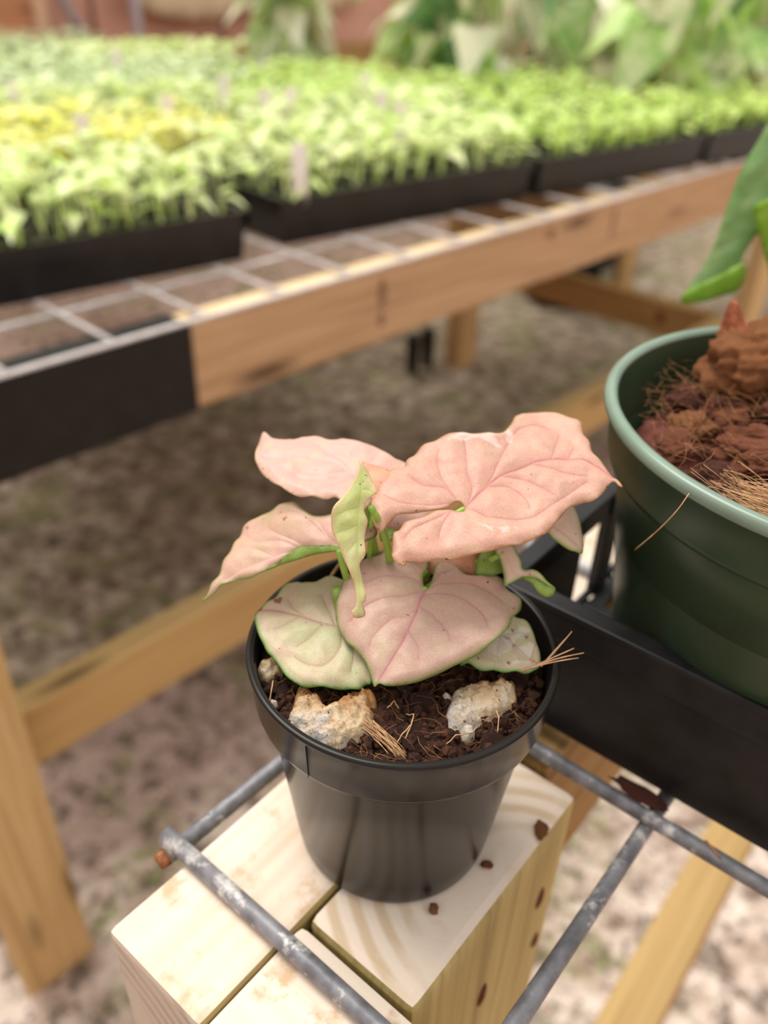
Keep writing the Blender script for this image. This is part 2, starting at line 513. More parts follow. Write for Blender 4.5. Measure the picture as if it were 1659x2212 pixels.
def catmull(P, closed, k=4):
    out = []
    n = len(P)
    rng = range(n) if closed else range(n - 1)
    for i in rng:
        g = (lambda j: P[j % n]) if closed else (lambda j: P[max(0, min(n - 1, j))])
        p0, p1, p2, p3 = g(i - 1), g(i), g(i + 1), g(i + 2)
        for s in range(k):
            t = s / k
            out.append(tuple(.5 * (2 * p1[c] + (p2[c] - p0[c]) * t + (2 * p0[c] - 5 * p1[c] + 4 * p2[c] - p3[c]) * t * t + (3 * p1[c] - p0[c] - 3 * p2[c] + p3[c]) * t ** 3) for c in (0, 1)))
    if not closed: out.append(tuple(P[-1]))
    return out
LEAF = {"right":{"o":[0.02042,0.17622,1.006],"n":[0.0201,-0.3011,0.9534],"x":[0.9646,0.2565,0.0607],"c":[1.2,-2.0,0.9,120,0.5],"out":[[-0.05,1.59],[-1.12,2.5],[-2.29,2.34],[-3.95,1.26],[-5.96,1.26],[-9.98,1.14],[-14.35,1.27],[-17.27,0.95],[-19.06,-0.11],[-20.69,-1.46],[-22.44,-3.38],[-23.41,-2.07],[-23.83,0.68],[-23.61,3.44],[-22.96,6.24],[-21.77,8.47],[-19.81,11.99],[-16.71,16.26],[-13.59,17.7],[-10.89,18.36],[-10.01,19.9],[-7.31,22.15],[-3.78,24.82],[0.17,25.65],[3.94,25.72],[7.71,25.64],[10.31,24.69],[13.93,23.8],[16.93,23.87],[20.45,25.21],[23.5,29.09],[27.51,33.55],[30.89,33.86],[35.55,33.74],[39.09,31.61],[40.16,27.37],[41.72,23.79],[41.24,20.5],[40.89,15.9],[40.19,11.03],[40.45,6.2],[41.24,1.54],[41.99,-0.48],[41.96,-3.26],[41.04,-2.71],[40.63,-0.97],[38.33,-2.05],[34.92,-4.77],[32.87,-5.33],[30.38,-4.69],[26.89,-5.47],[23.76,-7.71],[19.84,-10.88],[15.98,-12.79],[10.23,-14.02],[4.2,-13.9],[-1.08,-14.33],[-6.08,-14.03],[-11.1,-13.82],[-14.83,-13.54],[-18.0,-12.77],[-19.37,-14.02],[-21.05,-13.24],[-21.83,-11.27],[-21.26,-8.97],[-19.67,-4.25],[-18.05,-2.96],[-16.35,-1.39],[-14.07,-0.99],[-10.31,-0.03],[-7.0,0.73],[-3.48,0.6],[-1.12,-0.44],[0.14,0.03]],"veins":[[[0.35,-0.02],[4.52,3.19],[9.15,6.22],[13.6,8.46],[18.65,9.49],[23.8,10.58],[28.52,10.45],[32.84,9.38],[36.02,7.94],[38.47,4.88],[40.78,0.47]],[[1.35,1.02],[3.93,5.63],[4.17,10.83],[6.1,18.69],[6.84,22.71]],[[4.52,3.19],[9.51,7.3],[12.88,11.88],[18.92,19.65],[24.54,25.15],[30.02,25.89],[33.1,23.65]],[[0.3,-0.18],[2.15,-1.41],[5.55,-4.66],[12.81,-6.88],[17.42,-6.54],[22.92,-3.95],[33.9,0.65]],[[8.8,5.13],[13.07,4.18],[16.17,-0.03],[16.52,-4.1]],[[12.89,7.73],[17.44,6.12],[21.55,2.15],[23.9,-1.36]],[[21.7,10.08],[25.6,7.88],[30.62,4.01],[34.57,2.27]],[[0.13,0.71],[-1.42,4.46],[-2.74,10.71],[-2.33,16.86],[-0.57,21.39]],[[-1.15,2.39],[-2.89,7.13],[-7.73,9.14],[-10.8,12.77]],[[-2.08,2.3],[-9.48,2.92],[-15.7,4.51],[-19.22,8.05]],[[-0.17,-0.25],[-3.87,-0.72],[-6.27,-1.35],[-10.19,-2.77],[-14.88,-4.03],[-17.69,-6.6]],[[-3.95,-0.98],[-7.16,-4.42],[-8.97,-7.69]],[[27.6,10.55],[31.38,16.2],[34.1,20.25]],[[31.94,9.51],[35.79,14.06]]],"ext":[["wet",[[1.94,23.64],[7.59,25.25],[13.87,23.62],[20.91,25.08],[21.36,22.21],[18.94,18.33],[15.25,17.54],[13.8,18.98],[10.88,21.87],[6.59,21.87]]],["wet",[[1.5,-6.24],[5.26,-8.19],[11.16,-9.01],[9.61,-10.86],[5.38,-10.41]]]]},
"front":{"o":[0.01187,0.17149,0.983],"n":[-0.0602,-0.2609,0.9635],"x":[-0.4017,-0.8773,-0.2627],"c":[-5.0,-4.0,1.5,170,0.0],"out":[[-0.34,-0.14],[-1.76,-1.54],[-4.19,-2.72],[-6.27,-2.5],[-8.76,-2.98],[-11.31,-4.0],[-12.99,-7.08],[-12.85,-10.43],[-11.94,-14.16],[-10.64,-16.34],[-7.74,-17.76],[-5.41,-20.84],[-1.85,-21.79],[4.37,-21.2],[8.13,-21.25],[12.61,-20.36],[16.23,-18.95],[18.98,-16.64],[21.1,-13.63],[22.97,-9.46],[24.51,-6.48],[26.08,-4.78],[28.77,-2.26],[29.68,-1.22],[28.7,-0.44],[28.48,1.91],[25.48,6.64],[21.49,10.95],[17.18,15.15],[12.87,19.34],[8.08,22.22],[1.71,23.65],[-3.09,23.38],[-8.09,24.0],[-10.36,23.66],[-11.41,22.49],[-12.32,18.88],[-13.65,15.12],[-11.07,10.22],[-10.2,6.66],[-11.37,3.58],[-11.46,0.91],[-10.07,-0.82],[-8.44,-0.99],[-5.32,-0.13],[-2.48,0.1]],"veins":[[[0.0,0.0],[3.79,0.23],[10.82,0.78],[17.57,0.66],[23.49,-0.06],[28.89,-0.97]],[[0.63,0.01],[4.12,-4.12],[6.64,-8.15],[10.38,-11.59],[13.74,-13.24],[16.63,-14.46]],[[2.27,0.21],[-0.69,6.61],[-0.88,11.59],[1.38,16.8],[4.6,19.18]],[[6.03,0.25],[7.06,4.8],[10.02,9.76],[12.47,11.99]],[[-0.29,-0.25],[-1.53,-4.04],[-0.9,-7.7],[0.14,-12.54],[4.45,-15.79]],[[-0.48,0.18],[-3.58,4.15],[-6.55,9.38],[-7.36,16.8],[-6.12,19.82]],[[-0.24,-0.36],[-4.14,-3.88],[-6.33,-7.5]],[[-0.87,0.14],[-5.59,1.38],[-8.4,3.47]],[[9.41,0.79],[11.4,-4.03],[17.8,-6.79],[20.88,-6.61]],[[13.57,0.75],[16.09,4.34],[19.59,6.49]]],"ext":[]},
"lowleft":{"o":[-0.00814,0.1651,0.9735],"n":[0.0,-0.2827,0.9592],"x":[-0.9802,0.1901,0.056],"c":[-3,-3.0,0.6,200,0.3],"out":[[26.52,-1.34],[25.26,-3.27],[23.25,-6.15],[22.38,-8.69],[20.88,-11.98],[18.72,-13.33],[16.85,-12.85],[13.97,-13.23],[12.29,-14.8],[10.45,-15.85],[7.94,-16.0],[4.86,-15.53],[1.67,-12.88],[-0.19,-8.8],[-0.15,-0.98],[-4.62,2.51],[-7.68,6.97],[-9.31,12.92],[-7.82,13.9],[-6.7,15.57],[-3.49,16.49],[0.14,17.2],[3.73,18.03],[7.41,18.56],[9.52,18.01],[12.27,16.73],[15.06,14.18],[17.24,12.38],[19.3,10.99],[21.26,8.72],[23.27,6.39],[25.08,3.47],[26.4,0.83]],"veins":[[[0.0,0.0],[3.58,0.15],[7.25,0.03],[13.22,-0.88],[20.07,-1.59],[26.3,-1.33]],[[3.52,0.37],[6.78,-4.13],[10.17,-8.87]],[[2.26,0.54],[4.84,-6.03],[7.01,-11.02]],[[7.18,0.25],[9.47,4.91],[12.13,8.13]],[[2.38,0.1],[0.89,5.7],[3.12,11.95],[7.51,12.97],[12.51,10.83]],[[12.45,-1.03],[16.41,-3.21],[18.9,-5.81]],[[14.07,-0.96],[16.56,1.64],[19.77,4.49]],[[0.38,0.09],[-2.76,6.1],[-3.55,12.25]]],"ext":[["scar",[[22.84,-4.91],[21.87,-5.84],[20.38,-5.83],[19.95,-4.87],[20.76,-3.72],[22.24,-3.73]]],["scar",[[26.56,-2.08],[25.34,-3.51],[24.98,-1.81],[25.75,-0.96]]]]},
"left":{"o":[-0.01128,0.17304,0.994],"n":[-0.1796,-0.4988,0.8479],"x":[-0.9229,-0.2131,-0.3208],"c":[-3.0,-8.0,2.0,150,1.0],"out":[[39.8,-2.27],[38.4,-3.37],[36.34,-5.55],[33.99,-7.22],[32.22,-9.81],[29.07,-14.19],[26.87,-17.28],[24.68,-22.18],[22.74,-23.67],[19.12,-22.84],[15.06,-20.85],[11.89,-20.93],[9.15,-20.01],[7.73,-19.2],[6.79,-17.72],[5.94,-15.33],[4.54,-12.77],[3.36,-11.78],[1.17,-11.48],[-1.25,-11.36],[-3.38,-10.32],[-4.32,-5.11],[-0.29,0.12],[1.78,-1.11],[5.45,-2.54],[8.8,-3.88],[10.79,-4.24],[14.34,-3.59],[18.0,-2.55],[20.65,-2.2],[24.51,-2.23],[28.56,-3.53],[31.17,-3.67],[33.31,-4.04],[35.78,-2.97]],"veins":[[[0.07,-0.03],[5.54,-2.26],[9.19,-3.96],[15.31,-4.76],[21.65,-5.3],[29.08,-5.22],[37.59,-2.97]],[[0.19,-0.3],[2.24,-5.03],[3.23,-10.08],[3.92,-12.02]],[[9.19,-3.96],[10.22,-6.29],[14.27,-10.84],[17.14,-14.83]],[[9.99,-4.1],[14.69,-9.05],[21.24,-12.44],[24.38,-17.65]],[[2.49,-4.22],[4.96,-9.9],[7.89,-14.66],[12.78,-17.24]],[[17.38,-5.07],[21.64,-9.91],[26.53,-13.37]]],"ext":[["scar",[[11.69,-14.91],[11.0,-14.88],[11.22,-13.7],[11.97,-13.96]]],["scar",[[23.77,-20.56],[22.93,-20.17],[22.9,-18.94],[23.64,-19.31]]]]},
"backleft":{"o":[-0.00786,0.19363,1.0035],"n":[0.0199,-0.0797,0.9966],"x":[-0.9567,0.2881,0.0422],"c":[-2,-2.5,1.0,130,0.6],"out":[[31.14,-1.18],[33.81,-7.79],[35.02,-12.85],[35.92,-17.82],[33.35,-15.92],[30.84,-14.12],[26.71,-14.41],[24.81,-14.36],[23.3,-16.33],[19.91,-17.22],[16.46,-16.72],[14.15,-16.1],[11.96,-16.96],[7.97,-17.23],[4.8,-17.24],[1.4,-16.54],[-1.73,-16.61],[-4.7,-15.74],[-7.23,-14.78],[-9.64,-14.12],[-12.78,-12.37],[-15.04,-9.02],[-14.48,-3.62],[-10.67,-0.96],[-4.83,-2.03],[-0.79,-0.17],[-6.17,3.19],[-7.72,6.54],[-6.71,10.76],[-3.91,12.09],[0.32,11.17],[2.47,10.41],[5.2,11.95],[8.33,12.43],[12.01,12.64],[16.36,11.41],[20.63,9.54],[25.41,5.78],[29.38,1.58]],"veins":[[[-0.0,0.0],[6.34,-3.2],[11.51,-4.11],[17.6,-3.82],[25.65,-1.64],[30.81,-2.93]],[[1.1,-0.68],[5.81,-5.29],[12.63,-9.24],[18.48,-12.56]],[[0.75,0.3],[5.98,3.43],[12.89,5.45],[18.64,4.16]],[[0.51,0.94],[3.14,4.19],[6.2,8.33]],[[-0.14,-0.8],[-1.8,-8.46],[-1.78,-15.09]],[[-1.0,-0.78],[-5.79,-5.58],[-9.88,-10.42]],[[3.57,-1.59],[8.75,1.81],[16.58,2.84]]],"ext":[]},
"folded":{"o":[-0.00406,0.16309,1.011],"n":[0.1227,-0.8381,0.5315],"x":[-0.1692,0.51,0.8433],"c":[-1,9.0,1.0,150,1.0],"out":[[13.13,0.12],[12.2,-0.81],[10.31,-1.78],[8.1,-2.53],[5.93,-2.93],[4.86,-3.06],[4.0,-1.61],[3.11,-0.43],[1.11,0.38],[-0.72,-0.08],[-1.78,-0.11],[-4.13,0.74],[-6.17,1.27],[-8.61,1.46],[-9.97,1.89],[-11.2,3.13],[-12.96,3.19],[-14.78,2.9],[-17.27,2.88],[-19.07,2.77],[-20.45,3.06],[-21.06,3.75],[-23.27,3.33],[-24.26,3.82],[-24.35,5.44],[-23.62,6.59],[-22.37,6.6],[-21.15,5.36],[-18.69,5.21],[-15.47,5.3],[-11.78,6.22],[-8.45,7.19],[-5.53,7.85],[-2.97,8.56],[-0.51,8.64],[2.21,8.09],[3.64,7.11],[4.67,5.73],[6.19,4.1],[8.07,2.42],[9.99,1.09],[11.94,-0.07]],"veins":[[[12.61,-0.34],[8.08,-0.06],[2.66,1.4],[-2.12,2.42],[-9.04,3.37],[-16.04,3.96],[-23.71,5.0]],[[1.99,1.67],[1.72,4.72],[0.75,7.69]],[[-2.12,2.42],[-2.75,5.34],[-3.42,7.91]],[[6.41,0.53],[5.82,-1.16],[4.94,-2.44]],[[-5.58,2.89],[-7.98,5.7]]],"ext":[]},
"rightsmall":{"o":[0.03487,0.18527,0.996],"n":[0.2516,-0.4528,0.8554],"x":[0.9303,-0.1305,-0.3427],"c":[-3,-4,1,150,0],"out":[[16.17,14.25],[17.89,12.88],[19.51,10.23],[20.85,7.43],[21.83,5.05],[22.36,3.62],[22.29,1.03],[18.99,-0.17],[16.44,0.44],[14.2,0.95],[12.55,1.22],[10.28,2.02],[5.46,0.43],[1.82,-1.35],[-0.0,0.0],[0.65,3.75],[4.57,9.21],[10.96,13.65]],"veins":[[[-0.0,0.0],[6.86,3.39],[12.96,4.25],[21.9,1.66]]],"ext":[]},
"twisted":{"o":[0.03267,0.17954,0.99],"n":[-0.0983,-0.6096,0.7866],"x":[0.7835,-0.5348,-0.3165],"c":[-2,-6,3,200,0],"out":[[-2.35,-0.97],[-1.78,1.6],[0.46,3.08],[2.79,2.22],[5.05,1.06],[6.88,-0.42],[8.8,0.84],[11.2,1.32],[13.64,0.97],[16.24,0.78],[16.67,-0.32],[14.45,-0.11],[11.46,-0.51],[9.06,-1.71],[7.86,-3.05],[7.11,-4.98],[6.33,-6.51],[5.67,-7.47],[4.15,-5.6],[2.01,-3.74],[0.08,-2.31]],"veins":[[[-0.63,0.09],[3.01,-1.76],[6.34,-3.23],[9.15,-0.35],[15.73,0.36]]],"ext":[]},
"twistedunder":{"o":[0.03703,0.16981,0.9888],"n":[-0.1036,-0.7767,0.6213],"x":[0.8658,-0.3779,-0.3281],"c":[0,4,0,0,0],"out":[[-0.69,-0.52],[0.64,0.6],[3.13,1.45],[6.08,1.49],[8.11,1.57],[8.55,1.08],[8.54,-0.59],[7.17,-1.63],[4.88,-1.53],[2.28,-0.48]],"veins":[],"ext":[]},
"leftunder":{"o":[-0.01113,0.17253,0.9932],"n":[-0.1059,-0.8997,0.4234],"x":[-0.9464,-0.0395,-0.3205],"c":[0,4,0,0,0],"out":[[-0.45,-0.56],[1.7,-1.73],[5.46,-2.6],[8.87,-3.37],[10.88,-3.42],[14.48,-2.34],[18.2,-0.88],[20.67,-0.22],[18.48,0.02],[16.78,-0.15],[11.78,-0.47],[6.07,-0.59],[2.13,-0.28],[-0.15,0.44]],"veins":[],"ext":[]},
"greenback":{"o":[0.02877,0.18253,0.9865],"n":[0.0,-0.5524,0.8336],"x":[-0.4185,-0.7571,-0.5017],"c":[0,-5,0,0,0],"out":[[-0.85,-2.13],[-3.61,-1.59],[-5.71,2.54],[-3.01,3.71],[0.32,4.66],[2.39,6.06],[4.97,3.19],[6.95,-0.16],[4.07,-1.6],[1.03,-2.05]],"veins":[],"ext":[]},
"peachback":{"o":[0.01755,0.18537,0.9845],"n":[0.0,-0.507,0.8619],"x":[0.8008,-0.5162,-0.3036],"c":[0,-5,0,0,0],"out":[[-2.86,-5.47],[-2.97,-3.03],[-0.61,0.82],[2.46,5.35],[6.97,8.11],[8.72,3.85],[9.54,1.91],[10.6,-0.11],[7.48,-1.54],[6.25,-4.52],[3.07,-6.41],[-0.34,-7.23]],"veins":[[[0.0,0.0],[5.48,1.19],[10.2,0.2]]],"ext":[]},
"peachlobe":{"o":[-0.00239,0.18144,1.0075],"n":[0.1048,-0.3145,0.9435],"x":[0.4647,0.8543,0.2331],"c":[0,-4,0,0,0],"out":[[5.8,7.57],[6.04,5.69],[7.25,2.8],[8.03,0.1],[8.21,-2.04],[4.44,-2.79],[-0.8,-2.21],[-4.41,-2.1],[-0.66,0.94],[2.15,3.89]],"veins":[],"ext":[]},
"palebehind":{"o":[0.00584,0.19822,0.986],"n":[0.0,-0.3522,0.9359],"x":[-0.7039,-0.6647,-0.2502],"c":[0,-3,0,0,0],"out":[[2.65,-4.97],[-0.82,-5.05],[-4.54,-3.22],[-8.58,-0.29],[-10.2,3.66],[-4.67,4.28],[-0.6,2.16],[2.01,1.36],[4.2,1.88],[5.51,0.12],[4.97,-2.19]],"veins":[],"ext":[]},
"lowright":{"o":[0.02646,0.17145,0.9725],"n":[0.1186,-0.0988,0.988],"x":[0.768,-0.6216,-0.1543],"c":[-4,-4,1,150,0],"out":[[-0.0,0.0],[0.28,6.17],[3.47,9.93],[7.01,10.6],[8.99,11.05],[11.45,10.35],[13.55,8.9],[15.76,7.26],[17.85,5.55],[19.48,3.3],[20.38,1.06],[20.22,-0.8],[18.78,-3.6],[16.34,-6.49],[14.03,-8.73],[11.61,-11.54],[9.27,-12.87],[7.12,-13.66],[5.46,-15.08],[2.76,-9.94],[1.24,-4.86]],"veins":[[[-0.0,0.0],[7.53,0.57],[14.15,0.76],[19.99,1.23]],[[7.53,0.57],[9.96,5.3],[12.46,7.51]],[[7.53,0.57],[10.23,-4.91],[13.33,-6.16]]],"ext":[["wet",[[5.06,-2.34],[7.66,6.19],[11.79,9.4],[16.24,6.09],[18.13,-0.17],[14.54,-6.3],[10.87,-5.83],[9.07,-7.98]]],["speck",[[8.42,0.92],[9.83,1.74],[10.48,1.03],[9.14,0.28]]],["speck",[[11.8,5.95],[12.89,6.69],[13.14,5.21],[12.39,4.89]]],["speck",[[8.19,4.98],[8.99,5.48],[9.17,4.79],[8.6,4.38]]],["speck",[[11.51,0.1],[11.97,0.49],[12.55,-0.35],[12.0,-0.61]]],["speck",[[13.62,-5.39],[14.37,-4.62],[14.65,-5.51],[14.23,-5.87]]],["speck",[[17.61,0.61],[18.12,1.1],[18.43,0.39],[18.06,0.09]]],["speck",[[7.85,-10.9],[8.15,-10.71],[8.42,-11.23],[8.11,-11.42]]]]},
"brownbehind":{"o":[-0.00412,0.18357,0.994],"n":[0.0,-0.4061,0.9138],"x":[0.4635,-0.8097,-0.3599],"c":[0,0,0,0,0],"out":[[-0.84,-1.79],[-0.67,0.76],[2.27,1.55],[3.96,0.3],[4.15,-1.97],[3.32,-3.73]],"veins":[],"ext":[]},
"olivebehind":{"o":[0.00152,0.19049,0.988],"n":[0.0,-0.4061,0.9138],"x":[0.5468,-0.7651,-0.3401],"c":[0,0,0,0,0],"out":[[-1.27,-2.12],[-0.61,0.86],[1.46,1.52],[3.39,0.08],[3.46,-1.65],[1.8,-3.51]],"veins":[],"ext":[]},
"big":{"o":[0.17251,0.38202,1.066],"n":[-0.3002,-0.9205,0.2501],"x":[-0.4533,-0.0931,-0.8865],"c":[-1,-2.5,0,0,0],"out":[[81.88,-0.19],[73.47,-2.63],[60.24,-2.58],[44.51,-7.18],[33.31,-10.92],[21.93,-13.73],[9.95,-14.84],[2.27,-15.07],[-11.35,-8.94],[-17.27,6.15],[-4.61,23.28],[14.99,32.91],[34.76,32.91],[48.22,29.5],[47.9,18.31],[40.78,9.08],[52.79,10.04],[63.48,16.65],[74.82,8.43]],"veins":[[[-0.0,0.0],[20.92,-4.08],[45.73,-1.44],[80.48,0.05]]],"ext":[]},
"bigunder":{"o":[0.15182,0.36012,1.013],"n":[-0.2049,-0.9734,0.1025],"x":[-0.798,0.1055,-0.5933],"c":[0,2,0,0,0],"out":[[26.31,-0.21],[22.73,-4.3],[8.78,-3.45],[-2.84,-2.87],[2.52,5.89],[16.36,4.25]],"veins":[],"ext":[]},
"bigright":{"o":[0.16502,0.35463,1.042],"n":[-0.3094,-0.9283,0.2063],"x":[-0.0592,-0.1977,-0.9785],"c":[0,-2,0,0,0],"out":[[1.57,-16.07],[-2.51,-11.31],[-5.23,-1.36],[8.09,9.21],[26.47,10.51],[37.07,2.27],[20.92,-6.39],[11.21,-11.53]],"veins":[],"ext":[]}}

def NEAR(pu, pv, z):
    return Vector((-.7826 * pu + .6225 * pv, .6225 * pu + .7826 * pv, z))
def FAR(fu, fv, z):
    return Vector((-.7373 * fu + .6756 * fv, .6756 * fu + .7373 * fv, z))
def TRY(tu, tv, z):
    return Vector((-.6587 * tu + .7524 * tv, .7524 * tu + .6587 * tv, z))
HN, HF, HT = math.radians(51.5), math.radians(47.5), math.radians(41.2)
SHELF = CAM_H - .228          # top of the near bench's boards
MESHTOP = CAM_H - .312        # top of the wire mesh on the far bench

CAMINV = (Matrix.Translation((0, 0, CAM_H)) @ Matrix.Rotation(math.radians(56.5), 4, 'X') @ Matrix.Rotation(math.radians(2.0), 4, 'Z')).inverted()
def in_frame(p, margin=0.12):
    """is a point in the part of the place the photograph shows"""
    q = CAMINV @ Vector(p)
    if q.z > -0.05: return False
    x, y = q.x / -q.z * 1780 / 1659, q.y / -q.z * 1780 / 2212
    return abs(x) < .5 + margin and abs(y) < .5 + margin

# ------------------------------------------------------------------ ground and back wall
def ground():
    V, Fc = [], []
    nx, ny = 150, 190
    for j in range(ny + 1):
        for i in range(nx + 1):
            tx = (i / nx) * 2 - 1
            x = 6 * math.copysign(abs(tx) ** 1.6, tx) + .3
            y = -1.2 + 8.7 * (j / ny) ** 1.5
            h = noise.fractal(Vector((x * 9, y * 9, 1)), 1, 2, 4) * .006 + noise.noise(Vector((x * 2, y * 2, 4))) * .006
            V.append((x, y, min(h, .004) - .004))
    for j in range(ny):
        for i in range(nx):
            a = j * (nx + 1) + i
            Fc.append((a, a + 1, a + nx + 2, a + nx + 1))
    setp(link('floor', mesh('floor', V, Fc, M['ground'], True)), 'sandy pinkish dirt ground with pale stones and green moss', kind='structure')
ground()
# pale pebbles lying on the dirt under the near bench: loose litter nobody could count
g = Geo()
rnd = random.Random(3)
for k in range(2600):
    pu, pv = rnd.uniform(-.5, .95), rnd.uniform(-.1, 1.3)
    if k % 3 == 0: pu, pv = rnd.uniform(.7, 2.6), rnd.uniform(-.2, 3.0)
    s = rnd.uniform(.003, .009)
    p = NEAR(pu, pv, 0)
    T = Matrix.Translation((p.x, p.y, s * .3 - .003)) @ Matrix.Rotation(rnd.random() * 6, 4, 'Z')
    V = [(s * rnd.uniform(.7, 1.2), 0, 0), (0, s * rnd.uniform(.6, 1.1), 0), (-s, 0, 0), (0, -s * rnd.uniform(.6, 1.1), 0), (0, 0, s * .6), (0, 0, -s * .5)]
    g.add(V, [(0, 1, 4), (1, 2, 4), (2, 3, 4), (3, 0, 4), (1, 0, 5), (2, 1, 5), (3, 2, 5), (0, 3, 5)], T)
M['pebble'] = mat_plain('pale_pebble', (.50, .40, .33), .9, .2, var=.45, nscale=30)
setp(g.obj('gravel', M['pebble']), 'small pale pebbles scattered over the dirt ground', 'gravel', kind='stuff')

# back wall: terracotta boards, each board a piece of the wall
wall = setp(empty('wall_back', TRY(3.85, 1.2, 0), rz=HT), 'reddish brown panelled wall behind the seedling benches', kind='structure')
wb = box('wall_backing', (16, .03, 2.6), M['terra_dark'], wall, TRY(3.89, 4.5, 1.3), (0, 0, HT), 0)
bw = .62
first = None
for k in range(25):
    c = TRY(3.85, -3.0 + k * bw, 1.3)
    if first is None:
        first = box('wall_panel', (bw - .02, .03, 2.6), M['terracotta'], wall, c, (0, 0, HT), .004)
    else:
        o = first.copy(); COL.objects.link(o); world_parent_loc = c
        o.parent = wall
        l = Matrix.LocRotScale(wall.location, wall.rotation_euler, None).inverted() @ c
        o.location = l

# unseen greenhouse walls, added out of frame to keep low light off the benches
for nm, c, L_, rz in (('added_wall_front', TRY(-3.2, 1.0, 1.1), 14, HT), ('added_wall_left', TRY(.6, -4.2, 1.1), 9, HT + math.pi / 2), ('added_wall_right', TRY(.6, 12.4, 1.1), 9, HT + math.pi / 2)):
    o = box(nm, (L_, .03, 2.2), M['terracotta'], None, c, (0, 0, rz), 0)
    setp(o, 'added reddish greenhouse wall outside the view, blocking low light', kind='structure')

# ------------------------------------------------------------------ near bench (sawn 2x4s)
z0 = SHELF
bench = empty('potting_bench', NEAR(.08, .14, 0), 'near wooden bench corner of bleached two-by-fours carrying the wire shelf', 'bench')
def nboard(name, pu0, pu1, pv0, pv1, zt, zb, mat, **kw):
    return box(name, (pv1 - pv0, pu1 - pu0, zt - zb), mat, bench, NEAR((pu0 + pu1) / 2, (pv0 + pv1) / 2, (zt + zb) / 2), (0, 0, HN), **kw)
b1 = nboard('board', .0974, .1366, .0535, 1.30, z0, z0 - .089, M['pine_green'], bevel=.0022, topmat=M['cream'], endmat=M['cream_end'], wob=.0006, seg=30)
b1['label'] = 'long cream board running under the black pot'
L2 = .95
b2 = box('board', (L2, .0375, .089), M['pine_green'], bench, NEAR(.0971 - L2 / 2, .0720, z0 - .0445 - .001), (0, 0, HN + math.pi / 2), bevel=.003, topmat=M['cream'], endmat=M['cream_end'], wob=.0006, seg=20)
b2['label'] = 'cream board butted against the long board, cut off by the bottom of the frame'
post = box('post', (z0 - .001, .089, .0385), M['pine_green'], bench, NEAR(.0766, .1375, z0 / 2 - .0006), (0, -math.pi / 2, HN), bevel=.003, topmat=M['post_top'], toplocal=(1, 0, 0), seg=24, wob=.0004)
# the post stands upright: its local x points up; local z ends up along the u direction
post.parent = None
post.rotation_euler = (Matrix.Rotation(HN, 4, 'Z') @ Matrix(((0, 0, -1, 0), (0, 1, 0, 0), (1, 0, 0, 0), (0, 0, 0, 1))) @ Matrix.Rotation(math.pi / 2, 4, 'X')).to_euler()
post.location = NEAR(.0771, .1372, z0 / 2 - .0006)
world_parent(post, bench)
post['label'] = 'upright post with ringed end grain under the black pot'
nboard('joist', .0710, .0975, .1850, 1.25, z0 - .002, z0 - .089, M['shade_wood'], bevel=.002)
nboard('lower_rail', .0195, .0575, -.05, 1.30, CAM_H - .65, CAM_H - .739, M['pine'], bevel=.003)
for (pv_, dz, L_) in ((.1673, .042, .0055), (.1336, .056, .006), (.172, .075, .004)):
    p = NEAR(.0577, pv_, z0 - dz)
    bm = bmesh.new(); bmesh.ops.create_uvsphere(bm, u_segments=14, v_segments=10, radius=1)
    for v in bm.verts: v.co = Vector((v.co.x * .0012, v.co.y * .0018 * (1 + .25 * noise.noise(v.co * 3)), v.co.z * L_))
    me = bpy.data.meshes.new('nail_hole'); bm.to_mesh(me); bm.free(); me.materials.append(M['bark_dark'])
    o = link('nail_hole', me, None, p, (.15, 0, HN + math.pi / 2)); world_parent(o, post)

# wire shelf: thick galvanised rods, each rod a part
shelf = empty('wire_shelf', NEAR(.146, .0823, z0), 'thick grey galvanised wire shelf grid laid over the bleached boards', 'shelf')
R = .0027
def rod(a, b, r=R, bow=0.0):
    a, b = Vector(a), Vector(b)
    n = 14
    side = (b - a).cross(Vector((0, 0, 1))).normalized()
    pts = [a.lerp(b, i / n) + side * (bow * math.sin(math.pi * i / n)) + Vector((0, 0, 1)) * .0003 * math.sin(i * 2.1) for i in range(n + 1)]
    rr = [r * (1 + .05 * math.sin(i * 1.7)) for i in range(n + 1)]
    return tube('wire_rod', pts, rr, M['wire'], shelf, 12)
zt = z0 + R
for pv_ in (.0823, .1868, .2915, .396, .50):
    rod(NEAR(.147 if pv_ < .1 else .146, pv_, zt), NEAR(-.62, pv_, zt))
for pu_ in (.1435, -.070, -.178, -.286):
    rod(NEAR(pu_, .0790, zt - 1.7 * R), NEAR(pu_ - .012, .62, zt - 1.7 * R))
rod(NEAR(.0362, .06, zt - 1.7 * R), NEAR(.0325, .62, zt - 1.7 * R))
tip = tube('wire_end', [NEAR(.1436, .0792, zt - 1.7 * R), NEAR(.1438, .0764, zt - 1.7 * R)], [R * 1.05, R * .9], M['rust'], shelf, 12)
tip['label'] = 'rusty cut end of the corner rod'
weld = tube('weld', [NEAR(.1475, .0820, zt - .8 * R), NEAR(.1405, .0826, zt - .8 * R)], [R * .9, R * 1.15], M['wire'], shelf, 12)

